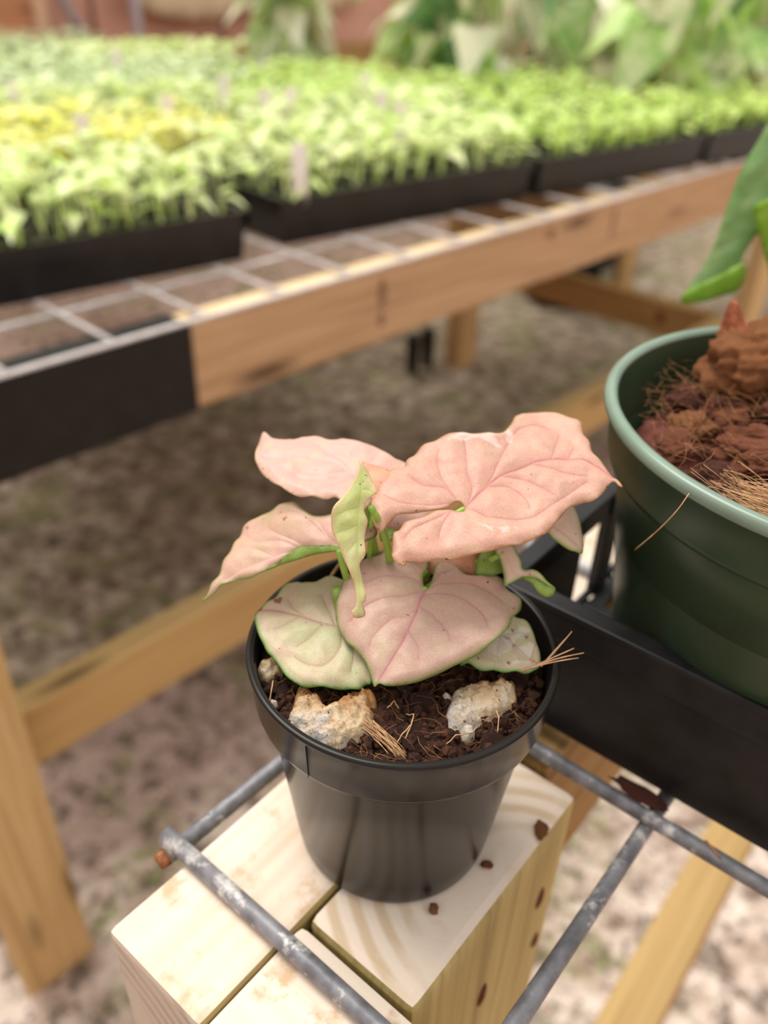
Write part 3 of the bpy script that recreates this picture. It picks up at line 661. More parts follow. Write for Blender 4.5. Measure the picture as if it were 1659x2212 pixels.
# ------------------------------------------------------------------ black pot
PX, PY = .0064, .1664
POTZ = SHELF + .0005
RIMZ = CAM_H - .152
h = RIMZ - POTZ
pot = lathe('nursery_pot', [(.0, .0018), (.0262, .0018), (.0280, .0), (.0292, .0004), (.0299, .0025), (.0310, .010), (.0372, h - .0170), (.0381, h - .0160), (.0402, h - .0155), (.0406, h - .0140), (.0414, h - .0022), (.0420, h - .0014), (.0421, h - .0004), (.0417, h), (.0403, h), (.0399, h - .0006), (.0390, h - .012), (.0372, h - .018), (.034, h - .03), (.0, h - .031)], M['pot_black'], 160, loc=(PX, PY, POTZ))
setp(pot, 'small glossy black plastic pot holding the pink plant', 'plant pot')
seam = tube('mould_seam', [Vector((PX, PY, POTZ)) + Vector((math.cos(a) * r, math.sin(a) * r, zz)) for (a, r, zz) in [(math.radians(236), .04065, h - .0150), (math.radians(236), .04135, h - .003)]], [.00012, .00012], M['black'], pot, 6)

# ------------------------------------------------------------------ potting mix, fibres and perlite in the black pot
def soil_disc(name, cx, cy, cz, rad, step, amp, mat, seed, hole=None):
    V, Fc, idx = [], [], {}
    n = int(rad / step) + 1
    for j in range(-n, n + 1):
        for i in range(-n, n + 1):
            x, y = i * step, j * step
            if math.hypot(x, y) > rad + step * .4: continue
            q = Vector(((x + seed) * 70, (y + seed) * 70, seed))
            z = noise.fractal(q, .9, 2.1, 5) * amp + abs(noise.noise(q * 5.2)) * amp * .55
            r = math.hypot(x, y)
            if r > rad - .002: z -= (r - rad + .002) * .8
            idx[i, j] = len(V)
            V.append((x, y, z))
    for (i, j), a in idx.items():
        if (i + 1, j) in idx and (i, j + 1) in idx and (i + 1, j + 1) in idx:
            Fc.append((a, idx[i + 1, j], idx[i + 1, j + 1], idx[i, j + 1]))
    return link(name, mesh(name, V, Fc, mat, True), None, (cx, cy, cz))
soil = soil_disc('potting_mix', PX, PY, RIMZ - .0085, .0388, .00045, .0026, M['soil'], 3.1)
setp(soil, 'dark red-brown coir mix filling the black pot', 'soil', kind='stuff')
rnd = random.Random(11)
g = Geo()
ico = [(0, 0, 1), (.89, 0, .45), (.28, .85, .45), (-.72, .53, .45), (-.72, -.53, .45), (.28, -.85, .45), (.72, .53, -.45), (-.28, .85, -.45), (-.89, 0, -.45), (-.28, -.85, -.45), (.72, -.53, -.45), (0, 0, -1)]
icf = [(0, 1, 2), (0, 2, 3), (0, 3, 4), (0, 4, 5), (0, 5, 1), (1, 6, 2), (2, 7, 3), (3, 8, 4), (4, 9, 5), (5, 10, 1), (2, 6, 7), (3, 7, 8), (4, 8, 9), (5, 9, 10), (1, 10, 6), (6, 11, 7), (7, 11, 8), (8, 11, 9), (9, 11, 10), (10, 11, 6)]
for k in range(2600):
    a, r = rnd.random() * 6.283, .0378 * math.sqrt(rnd.random())
    s = rnd.choice((.0004, .0005, .0007, .001, .0016))
    T = Matrix.Translation((PX + r * math.cos(a), PY + r * math.sin(a), RIMZ - .0085 + rnd.uniform(.0002, .0022))) @ Matrix.Rotation(rnd.random() * 6, 4, (rnd.random(), rnd.random(), rnd.random() + .1)) @ Matrix.Diagonal((s * rnd.uniform(.6, 1.6), s, s * rnd.uniform(.5, 1.1), 1))
    g.add([(x * rnd.uniform(.8, 1.2), y, z) for x, y, z in ico], icf, T)
setp(g.obj('coir_crumbs', M['soil'], soil, False), kind='stuff')
def fibre_geo(g, cx, cy, cz, rad, n, L, r, rnd, zlift=.002, curl=.6):
    for k in range(n):
        a, rr = rnd.random() * 6.283, rad * math.sqrt(rnd.random())
        p = Vector((cx + rr * math.cos(a), cy + rr * math.sin(a), cz + rnd.uniform(0, zlift)))
        h_ = rnd.random() * 6.283
        l = L * rnd.uniform(.4, 1.2)
        pts = [p]
        for i in range(6):
            h_ += rnd.uniform(-curl, curl)
            p = p + Vector((math.cos(h_), math.sin(h_), rnd.uniform(-.35, .38))) * l / 6
            if math.hypot(p.x - cx, p.y - cy) > rad + .001: break
            pts.append(p)
        if len(pts) > 2:
            V, Fc = tube_geo(pts, [r * (1 - .12 * i) for i in range(len(pts))], 4)
            g.add(V, Fc)
g = Geo()
fibre_geo(g, PX, PY, RIMZ - .0078, .0368, 220, .011, .00006, rnd, .003)
setp(g.obj('loose_fibres', M['fiber'], soil), kind='stuff')
# husk pieces standing in the mix
def chunk_mesh(name, seed, mat, flat=.55, sub=3, rough=.35):
    bm = bmesh.new()
    bmesh.ops.create_icosphere(bm, subdivisions=sub, radius=.5)
    rn = random.Random(seed)
    planes = [(Vector((rn.gauss(0, 1), rn.gauss(0, 1), rn.gauss(0, 1))).normalized(), rn.uniform(.24, .40)) for _ in range(6)]
    for v in bm.verts:
        for n, d in planes:
            e = v.co.dot(n) - d
            if e > 0: v.co -= n * e * .9
        v.co += v.co.normalized() * (noise.fractal(v.co * 3.5 + Vector((seed, 0, 0)), .8, 2.2, 4) * rough * .30 + noise.noise(Vector((v.co.x * 3, v.co.y * 22, v.co.z * 22))) * rough * .045)
        v.co.z *= flat
    me = bpy.data.meshes.new(name)
    bm.to_mesh(me); bm.free()
    me.materials.append(mat)
    me.polygons.foreach_set('use_smooth', [True] * len(me.polygons))
    return me
for k, (x, y, s, rz, rx) in enumerate([(.0095, .1392, .011, .4, .3), (.0290, .1380, .010, 1.2, .6), (-.0240, .1530, .009, 2.0, .8), (.0120, .1510, .010, .2, .9), (.0330, .1480, .009, .9, .4), (-.0275, .1570, .006, .3, .9), (.0380, .1610, .008, .9, .3)]):
    o = link('husk_chunk', chunk_mesh('husk_chunk', 40 + k, M['soil'], .5, 4), None, (x, y, RIMZ - .0078), (rx, 0, rz))
    o.scale = (s, s * .7, s)
    setp(o, ['dark husk piece lying in front of the root strand', 'reddish husk piece right of the round perlite bead', 'dark husk slab left of the saddle-shaped perlite', 'dark husk piece between the two large perlite lumps', 'husk piece at the right of the brick-shaped perlite', 'dark husk piece at the left inside the rim', 'brown husk piece beside the glossy pale leaf'][k], 'husk', 'husk pieces in the black pot')

def lump(name, outline, z, height, label, seed, step=.00035, lean=0.0, stain=1.0):
    P = catmull([(x / 1000, y / 1000) for x, y in outline], True, 4)
    xs = [p[0] for p in P]; ys = [p[1] for p in P]
    cx, cy = sum(xs) / len(xs), sum(ys) / len(ys)
    rn = random.Random(seed)
    pts = []
    gx = np.arange(min(xs), max(xs), step); gy = np.arange(min(ys), max(ys), step)
    X, Y = [a.ravel() for a in np.meshgrid(gx, gy)]
    ok = inpoly(X, Y, P); X, Y = X[ok], Y[ok]
    d = polydist(X, Y, P, True); ok = d > step * .5
    pts = list(P) + list(zip(X[ok], Y[ok]))
    vs, es, fs, *_ = geometry.delaunay_2d_cdt([Vector(p) for p in pts], [], [list(range(len(P)))], 1, 1e-7)
    A = np.array([(v.x, v.y) for v in vs])
    dd = polydist(A[:, 0], A[:, 1], P, True)
    w = min(.0045, float(dd.max()) * .9)
    t = np.clip(dd / w, 0, 1)
    top = height * np.sqrt(np.clip(1 - (1 - t) ** 2, 0, 1))
    V = []
    for (x, y), zt_ in zip(A, top):
        q = Vector((x * 420, y * 420, seed))
        nz = noise.fractal(q, .8, 2.1, 4) * .0017 + noise.noise(Vector((x * 160, y * 160, seed))) * .0014
        V.append((x - cx, y - cy, float(zt_) + nz * (.3 + .7 * float(zt_) / height) + lean * (y - cy)))
    n = len(V)
    Fc = [tuple(f) for f in fs]
    # flat underside
    V2 = V + [(v[0] * .9, v[1] * .9, -.002 + lean * v[1]) for v in V[:len(P)]]
    for i in range(len(P)):
        j = (i + 1) % len(P)
        Fc.append((i, n + i, n + j, j))
    me = mesh(name, V2, Fc, M['pumice'], True)
    at = me.attributes.new('stain', 'FLOAT', 'POINT')
    at.data.foreach_set('value', [max(0, min(1, stain * (v[1] / .012 + .45))) for v in V2])
    o = link(name, me, None, (cx, cy, z))
    return setp(o, label, 'perlite', 'perlite lumps on the soil of the black pot')
SOILZ = RIMZ - .0078
lump('perlite_lump', [(-22.3, 142.3), (-21.7, 146.8), (-21.2, 153.0), (-19.6, 154.3), (-18.1, 153.5), (-16.5, 152.0), (-14.6, 150.2), (-12.7, 147.8), (-10.0, 149.6), (-6.7, 152.5), (-3.2, 153.5), (-0.6, 152.0), (0.1, 147.8), (-1.2, 143.2), (-2.7, 138.8), (-5.9, 137.3), (-9.0, 135.4), (-11.7, 134.3), (-14.4, 134.8), (-18.5, 138.1)], SOILZ, .0052, 'large saddle-shaped cream perlite lump with brown stains', 2)
lump('perlite_lump', [(36.3, 158.6), (35.9, 151.0), (31.0, 147.0), (26.3, 144.5), (22.2, 141.8), (18.9, 142.7), (17.5, 145.6), (18.4, 150.2), (20.7, 155.0), (26.2, 157.7), (32.2, 158.6)], SOILZ, .005, 'large brick-shaped white perlite lump, right of the saddle-shaped one', 9, stain=.5)
def ring(cx, cy, r, k=9, sq=1.0):
    rn = random.Random(int(cx * 10))
    return [(cx + r * math.cos(2 * math.pi * i / k) * rn.uniform(.85, 1.15), cy + sq * r * math.sin(2 * math.pi * i / k) * rn.uniform(.85, 1.15)) for i in range(k)]
lump('perlite_lump', ring(22.7, 140.8, 2.0), SOILZ, .0026, 'small white perlite bead below the brick-shaped lump', 5, .00022, stain=-.5)
lump('perlite_lump', ring(18.2, 153.0, 1.5), SOILZ, .002, 'tiny white perlite crumb left of the brick-shaped lump', 6, .0002, stain=-.5)
lump('perlite_lump', ring(-27.0, 147.8, 1.5), SOILZ + .001, .0024, 'tiny white perlite crumb at the left rim of the pot', 7, .0002, stain=-.5)
lump('perlite_lump', ring(-29.0, 160.5, 3.6, 10, 1.1), SOILZ, .0042, 'cream perlite lump under the edge of the round green-pink leaf', 8, .0003, stain=.6)

# fibre tuft, root strand and the strands sticking out over the rim
g = Geo()
rnd = random.Random(21)
for k in range(46):
    a = Vector((-3.2 + rnd.uniform(-1.2, 3.0), 141.8 + rnd.uniform(-2.5, 1.0), 0)) / 1000
    b = Vector((6.3 + rnd.uniform(-3.0, 1.2), 133.6 + rnd.uniform(-1.0, 1.6), 0)) / 1000
    a.z, b.z = SOILZ + .0035 + rnd.uniform(-.001, .0012), SOILZ + .001
    m_ = (a + b) / 2 + Vector((rnd.uniform(-.001, .001), rnd.uniform(-.001, .001), rnd.uniform(.0, .0025)))
    V, Fc = tube_geo(bez(a, m_, b, 6), .00008, 4)
    g.add(V, Fc)
setp(g.obj('fibre_tuft', M['fiber_light']), 'orange tuft of coir fibres at the front of the black pot', 'coir fibre')
g = Geo()
for pts in ([(7.3, 146.8, 1), (9.3, 145.0, 3), (8.6, 141.5, 3.2), (7.0, 137.5, 2.0)], [(8.6, 141.5, 3.2), (6.2, 138.6, 2.5), (5.0, 136.8, 1.4)], [(17.0, 137.2, 1.0), (19.5, 138.4, 3.4), (23.6, 139.6, 3.2), (25.0, 142.5, 2)], [(2.6, 147.8, 2), (4.3, 149.0, 3.4), (5.5, 147.8, 2)], [(30, 146, 4.5), (30.4, 143.6, 4.6), (30.0, 140.5, 2.5)], [(-27.5, 155.0, 3), (-27.2, 150.0, 4.4), (-27.8, 147, 1.5)]):
    P = [Vector((x / 1000, y / 1000, SOILZ + z / 1000)) for x, y, z in pts]
    Q = []
    for i in range(len(P) - 1):
        for s in range(5): Q.append(P[i].lerp(P[i + 1], s / 5) + Vector((0, 0, .0002 * math.sin(s * 2 + i))))
    Q.append(P[-1])
    V, Fc = tube_geo(Q, .00016, 5)
    g.add(V, Fc)
setp(g.obj('root_strand', M['fiber_light'], soil), 'thin curling root strands')
g = Geo()
zr = RIMZ + .0012
for pts in ([(38, 157.5, -2), (43.5, 159, 1.2), (53.4, 160.0, 3)], [(39, 158.5, -2), (46, 159.8, 1.5), (51.0, 161.3, 3.3)], [(37, 157.5, -2), (44, 158.5, .9), (52, 159.1, 2.0)], [(42.5, 158.5, -1), (46.5, 161.5, 2.0), (51.0, 166.0, 5)], [(42.7, 158.7, -1), (46.6, 162.3, 2.0), (49.5, 164.6, 4)], [(39.5, 158, -3), (41, 163, .3), (42.0, 166, .4)]):
    P = [Vector((x / 1000, y / 1000, zr + z / 1000)) for x, y, z in pts]
    V, Fc = tube_geo(bez(P[0], P[1], P[2], 8), [.00022 * (1 - .06 * i) for i in range(9)], 5)
    g.add(V, Fc)
setp(g.obj('fibre_strands', M['fiber_light']), 'pale bark fibres sticking out over the right rim of the black pot', 'coir fibre')
st = tube('husk_strand', bez((-.0175, .1935, RIMZ - .006), (-.0145, .1960, RIMZ + .002), (-.0075, .1985, RIMZ + .0085), 8), .0005, M['fiber_light'])
setp(st, 'single tan strand leaning behind the left leaf at the rim', 'coir fibre')

# ------------------------------------------------------------------ the pink arrowhead plant
pink_a, pink_b, pink_c = (.80, .50, .40), (.82, .46, .40), (.84, .57, .46)
mag = (.60, .20, .24)
M['lf_right'] = mat_leaf('leaf_salmon', (.60, .37, .25), (.66, .355, .265), (.68, .42, .30), (.50, .10, .14), (.50, .27, .12), .8)
M['lf_front'] = mat_leaf('leaf_pink_green_rim', (.54, .39, .27), (.63, .39, .31), (.68, .50, .35), (.52, .14, .22), (.20, .36, .06), .9, scale=70)
M['lf_low'] = mat_leaf('leaf_pale_green_pink', (.47, .54, .25), (.60, .52, .32), (.66, .46, .34), (.46, .16, .17), (.12, .32, .05), 1.0, scale=70)
M['lf_left'] = mat_leaf('leaf_rose_tan', (.54, .41, .23), (.67, .42, .30), (.71, .39, .33), (.84, .45, .44), (.20, .30, .06), .9, scale=80, veinamt=.7)
M['lf_back'] = mat_leaf('leaf_clear_pink', (.74, .47, .37), (.77, .43, .37), (.74, .50, .36), (.80, .42, .44), (.62, .45, .27), .7, veinamt=.6)
M['lf_fold'] = mat_leaf('leaf_lime', (.50, .62, .17), (.66, .70, .28), (.74, .72, .38), (.42, .58, .14), (.80, .56, .34), .8, veinamt=.35)
M['lf_tip'] = mat_leaf('leaf_blush', (.78, .66, .48), (.84, .62, .50), (.84, .70, .54), (.80, .55, .45), (.28, .46, .08), 1.0)
M['lf_peach'] = mat_leaf('leaf_peach_back', (.82, .42, .24), (.80, .40, .25), (.82, .47, .30), (.76, .36, .26), (.6, .35, .2), .5, trans=.35)
M['lf_brown'] = mat_leaf('leaf_faded', (.36, .27, .14), (.46, .30, .18), (.50, .34, .20), (.4, .2, .12), (.12, .10, .03), .9)
M['lf_under'] = mat_leaf('leaf_underside', (.24, .42, .045), (.34, .52, .07), (.42, .58, .12), (.42, .58, .18), (.18, .30, .04), .8, trans=.4)
M['lf_under_pink'] = mat_leaf('leaf_underside_pale', (.62, .48, .26), (.66, .46, .28), (.70, .50, .34), (.50, .42, .2), (.30, .38, .08), .8, trans=.4)
M['lf_dark'] = mat_leaf('leaf_big_green', (.10, .28, .05), (.15, .36, .08), (.24, .44, .16), (.40, .52, .26), (.10, .26, .04), .3, rough=.28, scale=30, trans=.25)
M['lf_bright'] = mat_leaf('leaf_bright_green', (.22, .46, .003), (.27, .52, .004), (.32, .56, .01), (.3, .5, .05), (.2, .4, .01), .2, scale=30, trans=.5)

def build_leaf(key, mat, under, parent, step=.0006, thick=.00035, amp=1.0):
    if key == 'lowright': step = .0003
    D = LEAF[key]
    big = step > .001
    P = catmull([(a / 1000, b / 1000) for a, b in D['out']], True, 4)
    # drop near-duplicate outline points, add a little natural raggedness
    Q = [P[0]]
    for p in P[1:]:
        if math.hypot(p[0] - Q[-1][0], p[1] - Q[-1][1]) > .00018: Q.append(p)
    P = Q
    xs, ys = [p[0] for p in P], [p[1] for p in P]
    X, Y = [a.ravel() for a in np.meshgrid(np.arange(min(xs), max(xs), step), np.arange(min(ys), max(ys), step))]
    ok = inpoly(X, Y, P); X, Y = X[ok], Y[ok]
    ok = polydist(X, Y, P, True) > step * .35
    X, Y = X[ok], Y[ok]
    veins = [catmull([(a / 1000, b / 1000) for a, b in v], False, 6) for v in D['veins']]
    extra = []
    if veins and not big:
        dv = np.full(len(X), 1e9)
        for v in veins: dv = np.minimum(dv, polydist(X, Y, v, False))
        X, Y = X[dv > .0005], Y[dv > .0005]
        for v in veins:
            for i in range(len(v) - 1):
                ax, ay = v[i]; bx, by = v[i + 1]
                L = math.hypot(bx - ax, by - ay)
                if L < 1e-6: continue
                nx, ny = -(by - ay) / L, (bx - ax) / L
                m = max(1, int(L / .0004))
                for s in range(m):
                    t = s / m
                    for o in (-.00042, -.0002, 0, .0002, .00042):
                        extra.append((ax + (bx - ax) * t + nx * o, ay + (by - ay) * t + ny * o))
        E = np.array(extra)
        ok = inpoly(E[:, 0], E[:, 1], P); E = E[ok]
        E = E[polydist(E[:, 0], E[:, 1], P, True) > .0002]
        key_ = np.unique(np.round(E / .00014).astype(int), axis=0, return_index=True)[1]
        E = E[key_]
        X, Y = np.concatenate([X, E[:, 0]]), np.concatenate([Y, E[:, 1]])
    pts = list(P) + list(zip(X.tolist(), Y.tolist()))
    vs, es, fs, *_ = geometry.delaunay_2d_cdt([Vector(p) for p in pts], [], [list(range(len(P)))], 1, 1e-7)
    A = np.array([(v.x, v.y) for v in vs])
    x, y = A[:, 0], A[:, 1]
    ka, kb, w, q, ph = D['c']
    z = ka * x * x + kb * y * y + w * np.sin(x * q + ph) * y * y * 4
    dr = polydist(x, y, P, True)
    vein = np.zeros(len(x)); halo = np.zeros(len(x)); dvv = np.full(len(x), 1e9)
    for i, v in enumerate(veins):
        d = polydist(x, y, v, False)
        wd = (.00024 if i == 0 else .00017) * (2.5 if big else 1)
        vein = np.maximum(vein, np.exp(-(d / wd) ** 2) * (1.0 if i == 0 else .6))
        halo = np.maximum(halo, np.exp(-(d / (wd * 6)) ** 2) * (1 if i == 0 else .5))
        dvv = np.minimum(dvv, d)
    if veins:
        z = z + amp * (np.clip(dvv, 0, .004) / .004) ** .7 * .0008 * np.clip(dr / .002, 0, 1) - .0005 * amp
    nzv = np.array([noise.noise(Vector((a * 130, b * 130, ka))) + .4 * noise.noise(Vector((a * 330, b * 330, kb))) for a, b in A])
    z = z + nzv * .0007 * amp
    # wavy rolled rim
    z = z + np.exp(-dr / .0011) * (-.0006 + .0005 * np.sin((x + y) * 700)) * amp
    N = Vector(D['n']); Xa = Vector(D['x']); Ya = N.cross(Xa)
    R3 = Matrix((Xa, Ya, N)).transposed()
    me = mesh('leaf', [(a, b, c) for a, b, c in zip(x.tolist(), y.tolist(), z.tolist())], [tuple(f) for f in fs], [mat, under, under], True)
    # faces must look up
    if len(me.polygons) and sum(p.normal.z for p in me.polygons) < 0: me.flip_normals()
    def put(n, arr):
        at = me.attributes.new(n, 'FLOAT', 'POINT'); at.data.foreach_set('value', np.asarray(arr, dtype=np.float32))
    put('vein', vein); put('halo', halo)
    put('rim', np.exp(-(dr / (.0006 if not big else .002)) ** 2))
    wet = np.zeros(len(x)); scar = np.zeros(len(x))
    for n, poly in D['ext']:
        ins = inpoly(x, y, [(a / 1000, b / 1000) for a, b in poly])
        if n == 'wet': wet[ins] = 1
        else: scar[ins] = 1
    if wet.any():
        wn = np.array([noise.noise(Vector((a * 260, b * 260, 7))) for a, b in A])
        wet = wet * (wn > -.15)
    put('wet', wet); put('scar', scar)
    o = link('leaf', me, None, Vector(D['o']), R3.to_euler())
    so = o.modifiers.new('thickness', 'SOLIDIFY')
    so.thickness = thick; so.offset = -1; so.material_offset = 1; so.material_offset_rim = 0
    world_parent(o, parent)
    return o

CX, CY = .0015, .1860
plant = empty('arrowhead_plant', (CX, CY, SOILZ), 'pink arrowhead plant with heart-shaped leaves in the black pot', 'plant')
LV = {}
for key, mat, und, lab in (
    ('right', 'lf_right', 'lf_under_pink', 'largest salmon-pink leaf, spread to the right'),
    ('front', 'lf_front', 'lf_under', 'dusty pink heart leaf at the front with a magenta midrib'),
    ('lowleft', 'lf_low', 'lf_under', 'rounded pale green and pink leaf low on the left'),
    ('left', 'lf_left', 'lf_under', 'tan-pink leaf pointing down to the left'),
    ('backleft', 'lf_back', 'lf_under_pink', 'clear pink leaf at the back left'),
    ('folded', 'lf_fold', 'lf_under', 'narrow lime-green folded leaf hanging in the middle'),
    ('rightsmall', 'lf_tip', 'lf_under', 'pale pointed leaf tip under the largest leaf'),
    ('twisted', 'lf_tip', 'lf_under', 'small twisted cream leaf with a curled green end'),
    ('lowright', 'lf_low', 'lf_under', 'wet pale leaf with dark specks at the right rim'),
    ('greenback', 'lf_under', 'lf_under', 'green leaf in the shade under the largest leaf'),
    ('peachback', 'lf_peach', 'lf_peach', 'peach-coloured leaf between the front and the largest leaf'),
    ('peachlobe', 'lf_peach', 'lf_peach', 'peach lobe behind the folded lime leaf'),
    ('palebehind', 'lf_back', 'lf_under_pink', 'pale leaf seen through the gap of the largest leaf'),
    ('brownbehind', 'lf_brown', 'lf_brown', None),
    ('olivebehind', 'lf_under', 'lf_brown', None)):
    o = build_leaf(key, M[mat], M[und], plant)
    if lab: o['label'] = lab
    LV[key] = o
for key, pk in (('twistedunder', 'twisted'), ('leftunder', 'left')):
    o = build_leaf(key, M['lf_under'], M['lf_under'], plant)
    o.name = 'curled_edge'
    o['label'] = 'bright green underside of the curled leaf edge'

def petiole(a, mid, b, r0=.0011, r1=.0007, mat='stem'):
    pts = bez(a, mid, b, 12)
    return tube('petiole', pts, [r0 + (r1 - r0) * i / 12 for i in range(13)], M[mat], plant, 12)
base = Vector((CX, CY, SOILZ - .003))
def ow(k): return Vector(LEAF[k]['o'])
dn = Vector((0, 0, -.0008))
petiole(base + Vector((.0015, 0, 0)), Vector((.003, .183, RIMZ + .020)), ow('right') + dn)
petiole(base + Vector((.0025, -.001, 0)), Vector((.008, .182, RIMZ + .008)), ow('front') + dn)
petiole(base + Vector((-.002, -.001, 0)), Vector((-.006, .180, RIMZ - .001)), ow('lowleft') + dn + Vector((.002, .002, -.001)), .0009, .0007)
petiole(base + Vector((-.003, 0, 0)), Vector((-.0085, .1745, RIMZ + .006)), ow('left') + dn, .0011, .0009)
petiole(base + Vector((-.001, .002, 0)), Vector((-.001, .186, RIMZ + .020)), ow('backleft') + dn)
petiole(base + Vector((.0005, -.001, 0)), Vector((.0045, .188, RIMZ + .016)), ow('folded') + Vector((.001, .003, 0)), .0013, .0009)
petiole(base + Vector((-.0035, .001, 0)), Vector((-.005, .186, RIMZ + .008)), ow('peachlobe') + dn, .0009, .0006)
for k in ('rightsmall', 'twisted', 'lowright', 'greenback', 'peachback', 'palebehind'):
    e = ow(k) + dn
    petiole(base + Vector((.003, .002, 0)), (base + e) / 2 + Vector((0, .006, -.003)), e, .0012, .0007)
sheath = tube('leaf_sheath', bez((-.0085, .172, SOILZ - .001), (-.0095, .171, SOILZ + .010), (-.0120, .1722, SOILZ + .021), 8), [.0026, .0026, .0025, .0024, .0023, .002, .0018, .0015, .0012], M['lf_under'], plant, 12)

# ------------------------------------------------------------------ black carrying tray on the wire shelf
TB, TT = CAM_H - .2215, CAM_H - .169
def carrying_tray():
    g = Geo()
    def bx(u0, u1, v0, v1, za, zb):
        V = [NEAR(u, v, z) for z in (za, zb) for (u, v) in ((u0, v0), (u0, v1), (u1, v1), (u1, v0))]
        g.add(V, [(0, 3, 2, 1), (4, 5, 6, 7), (0, 1, 5, 4), (1, 2, 6, 5), (2, 3, 7, 6), (3, 0, 4, 7)])
    U0, U1, V0, V1 = -.42, .1065, .1925, .50
    t = .0025
    # solid near wall with a shallow ledge under the rim, solid far wall
    for va in (V0 + .0030, V1 - .0030 - t):
        bx(U0, U1 - .003, va, va + t, TB, TT)
    bx(U0, U1 - .003, V0 + .0012, V0 + .0030, TT - .012, TT - .001)
    # slotted end walls
    for ua in (U1 - .003 - t, U0 + .003):
        bx(ua, ua + t, V0 + .003, V1 - .003, TT - .011, TT)
        bx(ua, ua + t, V0 + .003, V1 - .003, TB, TB + .004)
        bx(ua, ua + t, V0 + .003, .2515, TB, TT)
        vv = .2715
        while vv < V1 - .03:
            bx(ua - .001, ua + t + .001, vv, vv + .011, TB, TT)
            vv += .036
        bx(ua, ua + t, V1 - .05, V1 - .003, TB, TT)
    # rim
    for (u0, u1, v0, v1) in ((U0, U1, V0, V0 + .0072), (U0, U1, V1 - .0072, V1), (U1 - .0072, U1, V0, V1), (U0, U0 + .0072, V0, V1)):
        bx(u0, u1, v0, v1, TT - .0005, TT + .0015)
    # slatted bottom
    v_ = V0 + .004
    while v_ < V1 - .012:
        bx(U0 + .004, U1 - .004, v_, v_ + .006, TB, TB + .002)
        v_ += .016
    u_ = U0 + .004
    while u_ < U1 - .012:
        bx(u_, u_ + .006, V0 + .004, V1 - .004, TB + .0002, TB + .0018)
        u_ += .03
    o = g.obj('carrying_tray', M['tray_black'], smooth=False)
    bv = o.modifiers.new('bevel', 'BEVEL'); bv.width = .0006; bv.segments = 2
    return setp(o, 'black plastic carrying tray with slotted end, holding the green pot', 'tray')
carrying_tray()

# ------------------------------------------------------------------ green pot with bark mix
GX, GY, GR = 1.349 * .105, 2.057 * .105, .7343 * .105
GRIM = CAM_H - .105
GZ = TB + .0022
gh = GRIM - GZ
gpot = lathe('green_pot', [(0, .002), (.050, .002), (.0535, 0), (.0552, .0008), (.0560, .004), (.0695, gh - .0215), (.0705, gh - .0205), (.0728, gh - .0200), (.0734, gh - .0180), (GR - .0022, gh - .0050), (GR - .0008, gh - .0042), (GR, gh - .0030), (GR, gh - .0012), (GR - .0008, gh - .0002), (GR - .0020, gh), (GR - .0034, gh - .0004), (GR - .0040, gh - .0016), (GR - .0052, gh - .010), (.0700, gh - .020), (.066, gh - .045), (0, gh - .046)], [M['green_pot'], M['sheen_rim']], 160, [0] * 10 + [1] * 6 + [0] * 4, loc=(GX, GY, GZ))
setp(gpot, 'large green plastic pot with a rim lightened for sky sheen, filled with bark', 'plant pot')
gmix = soil_disc('bark_mix', GX, GY, GRIM - .023, .0662, .0014, .003, M['bark_dark'], 8.2)
setp(gmix, 'fine dark bark bed under the chips in the green pot', 'soil', kind='stuff')
chips = [chunk_mesh('bark_chip', s, M[m], f, 5, .5) for s, m, f in ((1, 'bark', .5), (2, 'bark', .7), (3, 'bark_dark', .55), (4, 'bark_orange', .6), (5, 'bark', .45), (6, 'bark_dark', .8), (7, 'bark', .65), (8, 'bark_orange', .5))]
def chip(x, y, z, s, mi, rot, label, sc=(1, 1, 1)):
    o = link('bark_chip', chips[mi], None, (x, y, z), rot)
    o.scale = (s * sc[0], s * sc[1], s * sc[2])
    return setp(o, label, 'bark chip', 'bark chips in the green pot')
rnd = random.Random(5)
spots = []
for k in range(3000):
    if len(spots) > 74: break
    a, r = rnd.random() * 6.283, .060 * math.sqrt(rnd.random())
    s = rnd.uniform(.013, .027)
    x, y = GX + r * math.cos(a), GY + r * math.sin(a)
    if r + s * .48 < .0665 and all(math.hypot(x - q[0], y - q[1]) > .50 * (s + q[2]) for q in spots):
        spots.append((x, y, s))
def chip_label(x, y, s, mi):
    col = {0: 'rust-red', 1: 'blocky rust-red', 2: 'dark maroon', 3: 'orange-brown', 4: 'flat reddish', 5: 'lumpy dark maroon', 6: 'rounded reddish', 7: 'orange'}[mi]
    a = math.degrees(math.atan2(y - GY, x - GX)) % 360
    r = math.hypot(x - GX, y - GY)
    where = 'near the centre' if r < .022 else ['toward the right side', 'toward the back right', 'toward the back wall', 'toward the back left', 'toward the left side', 'toward the front left', 'toward the front wall', 'toward the front right'][int(((a + 22.5) % 360) // 45)]
    return '%s %s bark chip %s of the green pot' % ('small' if s < .020 else 'large', col, where)
for x, y, s in spots:
    mi_ = rnd.choice((0, 1, 2, 4, 5, 6, 6, 3))
    chip(x, y, GRIM - .0130 + rnd.uniform(-.0035, .0045) + .004 * max(0, (y - GY) / .06), s, mi_, (rnd.uniform(-.5, .5), rnd.uniform(-.5, .5), rnd.random() * 6.28), chip_label(x, y, s, mi_))
